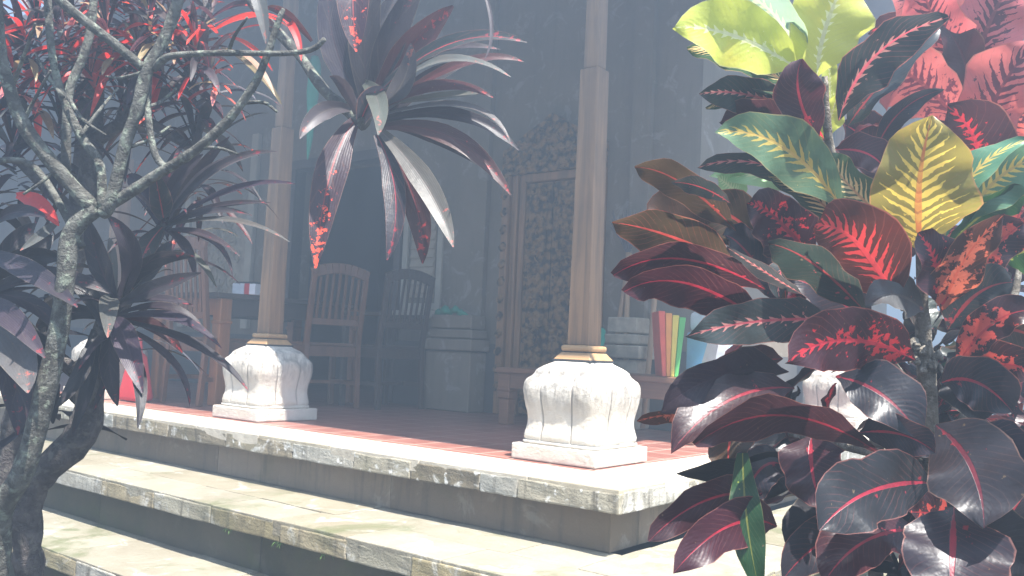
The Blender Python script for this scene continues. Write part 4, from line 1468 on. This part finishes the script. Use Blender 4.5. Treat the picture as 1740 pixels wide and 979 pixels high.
K_.rosette(at(280, 386, 2.4), (.1, -.3, .7), 14, .2, .3, .02, ['violet', 'purple', 'black', 'greyl'], 'strap', .1, .35, (25, 110), fold=.3, wave=.02)
leafset('leaf_rosette', co, K_, CM)
K_ = Leaves(13)
for b, t, w, s, D, c, roll in (
    ((-40, 425), (132, 522), 40, 'violet', 2.0, (50, 462), -15), ((-40, 510), (76, 608), 44, 'violet', 2.0, (14, 536), -10),
    ((-30, 540), (48, 668), 70, 'greyl', 1.98, (26, 590), 8), ((-20, 500), (190, 500), 34, 'purple', 2.2, (80, 470), -30),
    ((-20, 500), (120, 590), 30, 'purple', 2.2, (60, 520), -20), ((-20, 480), (110, 440), 40, 'black', 2.2, (40, 440), 10),
    ((-30, 520), (30, 740), 60, 'purple', 2.12, (20, 620), 10), ((-20, 560), (90, 720), 46, 'black', 2.2, (60, 620), 0),
    ((0, 500), (90, 400), 34, 'black', 2.3, (50, 440), 10), ((100, 376), (34, 426), 17, 'greyl', 1.95, (72, 396), 0),
    ((28, 332), (100, 384), 30, 'red', 2.1, (66, 346), 0), ((-10, 380), (80, 370), 26, 'violet', 2.1, (30, 360), -20),
    ((-10, 480), (60, 380), 36, 'purple', 2.3, (20, 420), 10), ((20, 560), (70, 660), 60, 'black', 2.3, (60, 600), 0)):
    K_.px(b, t, w, s, D, c, 2.22, None, roll, **kw)
K_.rosette(at(20, 520, 2.35), (-.1, -.2, .8), 16, .25, .36, .04, ['black', 'purple', 'purple'], 'strap', .15)
K_.rosette(at(60, 640, 2.42), (-.1, -.2, .8), 12, .2, .3, .04, ['black', 'black', 'purple'], 'strap', .15)
K_.rosette(at(60, 420, 2.45), (-.1, -.2, .8), 18, .2, .32, .028, ['greyl', 'violet', 'purple', 'black'], 'strap', .15)
leafset('leaf_rosette', co, K_, CM)

# ---------------- red flecked cordyline behind, upper left
cd = thing('cordyline_plant', 'tall cordyline with red flecked leaves crowding the top left corner', 'plant', grd(95, 2.8))
k = 2.7 / FOC
stemset(cd, [(160, 60, 2.7), (160, 200, 2.72), (135, 400, 2.74), (80, 570, 2.76), (30, 690, 2.78), (12, 820, 2.79)], [14 * k, 16 * k, 17 * k, 18 * k, 19 * k, 20 * k], M['darkbark'], 'trunk',
        extra=[grd(10, 2.8) + Vector((0, 0, .1)), grd(10, 2.8)])
stemset(cd, [(160, 240, 2.72), (250, 180, 2.68), (320, 130, 2.66)], [13 * k, 11 * k, 9 * k], M['darkbark'], 'branch', seed=2)
stemset(cd, [(158, 200, 2.72), (90, 130, 2.7), (40, 100, 2.7)], [13 * k, 11 * k, 9 * k], M['darkbark'], 'branch', seed=3)
stemset(cd, [(142, 380, 2.74), (80, 320, 2.7), (20, 260, 2.7)], [13 * k, 11 * k, 9 * k], M['darkbark'], 'branch', seed=4)
SR = ['purple', 'red', 'redtip', 'wine', 'red', 'violet', 'greyl', 'black', 'purple', 'red', 'tan']
SD = ['purple', 'redtip', 'wine', 'purple', 'violet', 'greyl', 'black', 'purple', 'black']
for i, (px_, py_, d, n_, sty) in enumerate(((165, 30, 2.68, 24, SR), (325, 120, 2.64, 22, SD), (40, 90, 2.66, 24, SR), (250, 40, 2.62, 22, SR), (20, 240, 2.66, 18, SD),
                                       (100, 190, 2.7, 18, SD), (330, 240, 2.7, 14, SD), (200, 130, 2.74, 18, SD), (350, -10, 2.7, 18, SR), (110, -10, 2.6, 24, SR), (210, -30, 2.6, 22, SR), (60, 20, 2.62, 20, SR))):
    K_ = Leaves(30 + i)
    K_.rosette(at(px_, py_, d), (rnd.uniform(-.3, .3), -.25, .8), n_ + 8, .2, .33, .027, sty, 'strap', .18, .4, (20, 120), fold=.3, wave=.02)
    leafset('leaf_rosette', cd, K_, CM, 'red flecked top leaves' if sty is SR else None)
SX = ['red', 'wine', 'redtip', 'coral', 'purple', 'greyl', 'tan', 'red', 'violet']
K_ = Leaves(45)
for px_, py_, d in ((40, 50, 2.5), (110, 60, 2.5), (180, 40, 2.48), (230, 70, 2.5), (290, 30, 2.5), (20, 110, 2.52), (150, 110, 2.55), (250, 10, 2.45), (330, 60, 2.52), (350, 100, 2.55), (90, 10, 2.5)):
    K_.rosette(at(px_, py_, d), (rnd.uniform(-.3, .3), -.3, .8), 15, .09, .19, .024, SX, 'strap', .1, .4, (20, 115), fold=.3, wave=.03)
leafset('leaf_rosette', cd, K_, CM, 'small bright red young leaves')
# stems for the outlying heads
stemset(cd, [(320, 130, 2.66), (345, 60, 2.68), (352, 0, 2.7)], [9 * k, 8 * k, 7 * k], M['darkbark'], 'branch', seed=5)
stemset(cd, [(230, 195, 2.69), (300, 235, 2.69), (332, 250, 2.7)], [9 * k, 8 * k, 7 * k], M['darkbark'], 'branch', seed=6)
stemset(cd, [(200, 215, 2.7), (235, 120, 2.66), (250, 50, 2.62)], [9 * k, 8 * k, 7 * k], M['darkbark'], 'branch', seed=7)

# ---------------- hanging head at centre top
ch = thing('cordyline_plant', 'cordyline with one large drooping head of long leaves hanging at top centre', 'plant', grd(420, 2.75))
k = 2.5 / FOC
stemset(ch, [(622, 208, 2.5), (590, 187, 2.52), (548, 150, 2.56), (505, 90, 2.62), (440, 20, 2.68), (390, -60, 2.74)], [15 * k, 11 * k, 9 * k, 9 * k, 10 * k, 10 * k], M['bark'], 'branch')
g0 = grd(18, 2.95)
p0 = at(390, -60, 2.74)
mbt = MB()
mbt.tube([p0, at(330, -110, 2.8), at(230, -110, 2.86), at(160, -40, 2.9), at(140, 200, 2.92), at(110, 450, 2.94), at(40, 680, 2.95), at(20, 820, 2.95), g0],
         [9 * k, 10 * k, 10 * k, .016, .017, .018, .019, .02, .021], 10, .1)
o = mbt.build('trunk', M['darkbark'], ch, True); unparent_fix(o, ch)
K_ = Leaves(50)
for b, t, w, s, D, c, roll in (
    ((602, 206), (536, 456), 58, 'redtip', 2.3, (560, 300), 6), ((596, 185), (509, 236), 32, 'greyl', 2.34, (546, 192), 0),
    ((646, 222), (770, 420), 42, 'greyl', 2.28, (722, 312), -10), ((640, 228), (658, 442), 40, 'slate', 2.36, (672, 330), 10),
    ((652, 232), (718, 448), 46, 'wine', 2.4, (704, 340), 10), ((618, 140), (643, 230), 36, 'greyl', 2.2, (642, 172), 0),
    ((650, 216), (868, 332), 36, 'wine', 2.36, (770, 236), -20), ((648, 205), (882, 256), 26, 'purple', 2.42, (780, 196), -30),
    ((640, 200), (870, 250), 20, 'greyl', 2.3, (790, 180), -60), ((636, 192), (838, 166), 26, 'wine', 2.36, (740, 148), -40),
    ((640, 180), (812, 160), 22, 'greyl', 2.42, (760, 164), -55), ((636, 180), (868, 131), 22, 'greyl', 2.32, (745, 104), -55),
    ((632, 170), (896, 72), 30, 'slateg', 2.34, (760, 76), -40), ((632, 168), (850, 84), 22, 'violet', 2.4, (730, 92), -50),
    ((640, 190), (698, 74), 36, 'greyl', 2.4, (684, 140), 0), ((606, -80), (606, 88), 56, 'redtip', 2.2, (600, 0), 6),
    ((620, 180), (556, -40), 50, 'purple', 2.5, (570, 80), 10), ((625, 180), (642, -70), 54, 'purple', 2.48, (622, 60), -10),
    ((630, 180), (724, -50), 50, 'purple', 2.46, (662, 70), 10), ((632, 185), (770, 10), 56, 'wine', 2.5, (690, 90), 20),
    ((640, 210), (830, 290), 30, 'purple', 2.5, (740, 230), 0),
    ((625, 200), (588, 60), 40, 'black', 2.54, (590, 130), 0), ((635, 190), (680, -20), 50, 'black', 2.56, (640, 80), 0),
    ((412, -60), (452, 74), 26, 'greyl', 2.3, (440, 0), 10), ((470, 20), (512, 104), 14, 'red', 2.4, (500, 50), 0),
    ((530, 70), (450, 14), 18, 'wine', 2.4, (486, 24), -20), ((640, 195), (890, 105), 20, 'wine', 2.46, (780, 110), -40),
    ((608, 200), (560, 130), 22, 'violet', 2.36, (586, 150), 0), ((612, 210), (655, 150), 40, 'slate', 2.36, (630, 170), 0),
    ((800, -60), (822, 104), 7, 'greyl', 2.2, (834, 30), 0), ((650, 215), (790, 110), 30, 'purple', 2.55, (720, 140), 0)):
    K_.px(b, t, w, s, D, c, 2.5 if b[1] > 0 else None, None, roll, **kw)
leafset('leaf_rosette', ch, K_, CM)

# ---------------- shrubs beyond the veranda, right
for i, (x, y, h_, lab) in enumerate(((1.9, 5.2, 1.5, 'leafy green shrub against the cream garden wall, half hidden by croton'),
                                     (3.6, 5.6, 2.0, 'taller green shrub at the right end of the garden wall'))):
    t = thing('garden_shrub', lab, 'shrub', (x, y, GZ))
    mb = MB()
    L = Leaves(60 + i)
    for kx in range(12):
        q = Vector((rnd.uniform(-.5, .5), rnd.uniform(-.4, .4), h_ * rnd.uniform(.4, 1)))
        mb.tube([(0, 0, -.02), q * .5 + Vector((0, 0, .1)), q], [.018, .012, .006], 6, .1, True, kx)
        L.rosette(q, (q.x, q.y, .8), 14, .12, .22, .06, ['bush', 'frangi', 'deepgreen'], 'oval', .25)
    mb.build('branch', M['darkbark'], t, True)
    L.build('crown', M['bgleaf'], t)

# ------------------------------------------------------------ air
if HAZE_DENSITY > 0:
    mb = MB()
    mb.box(-48, 48, -48, 48, GZ - 1.05, 4.7)
    hz = mb.build('haze', None)
    tag(hz, 'thin bright haze in the air of the garden', None, None, 'stuff')
    mm = bpy.data.materials.new('humid_air')
    mm.use_nodes = True
    nt = mm.node_tree
    nt.nodes.remove(nt.nodes["Principled BSDF"])
    pv = nt.nodes.new("ShaderNodeVolumePrincipled")
    pv.inputs["Color"].default_value = (0.6, 0.78, 1.0, 1)
    pv.inputs["Density"].default_value = HAZE_DENSITY
    pv.inputs["Anisotropy"].default_value = HAZE_G
    nt.links.new(pv.outputs[0], nt.nodes["Material Output"].inputs["Volume"])
    hz.data.materials.append(mm)
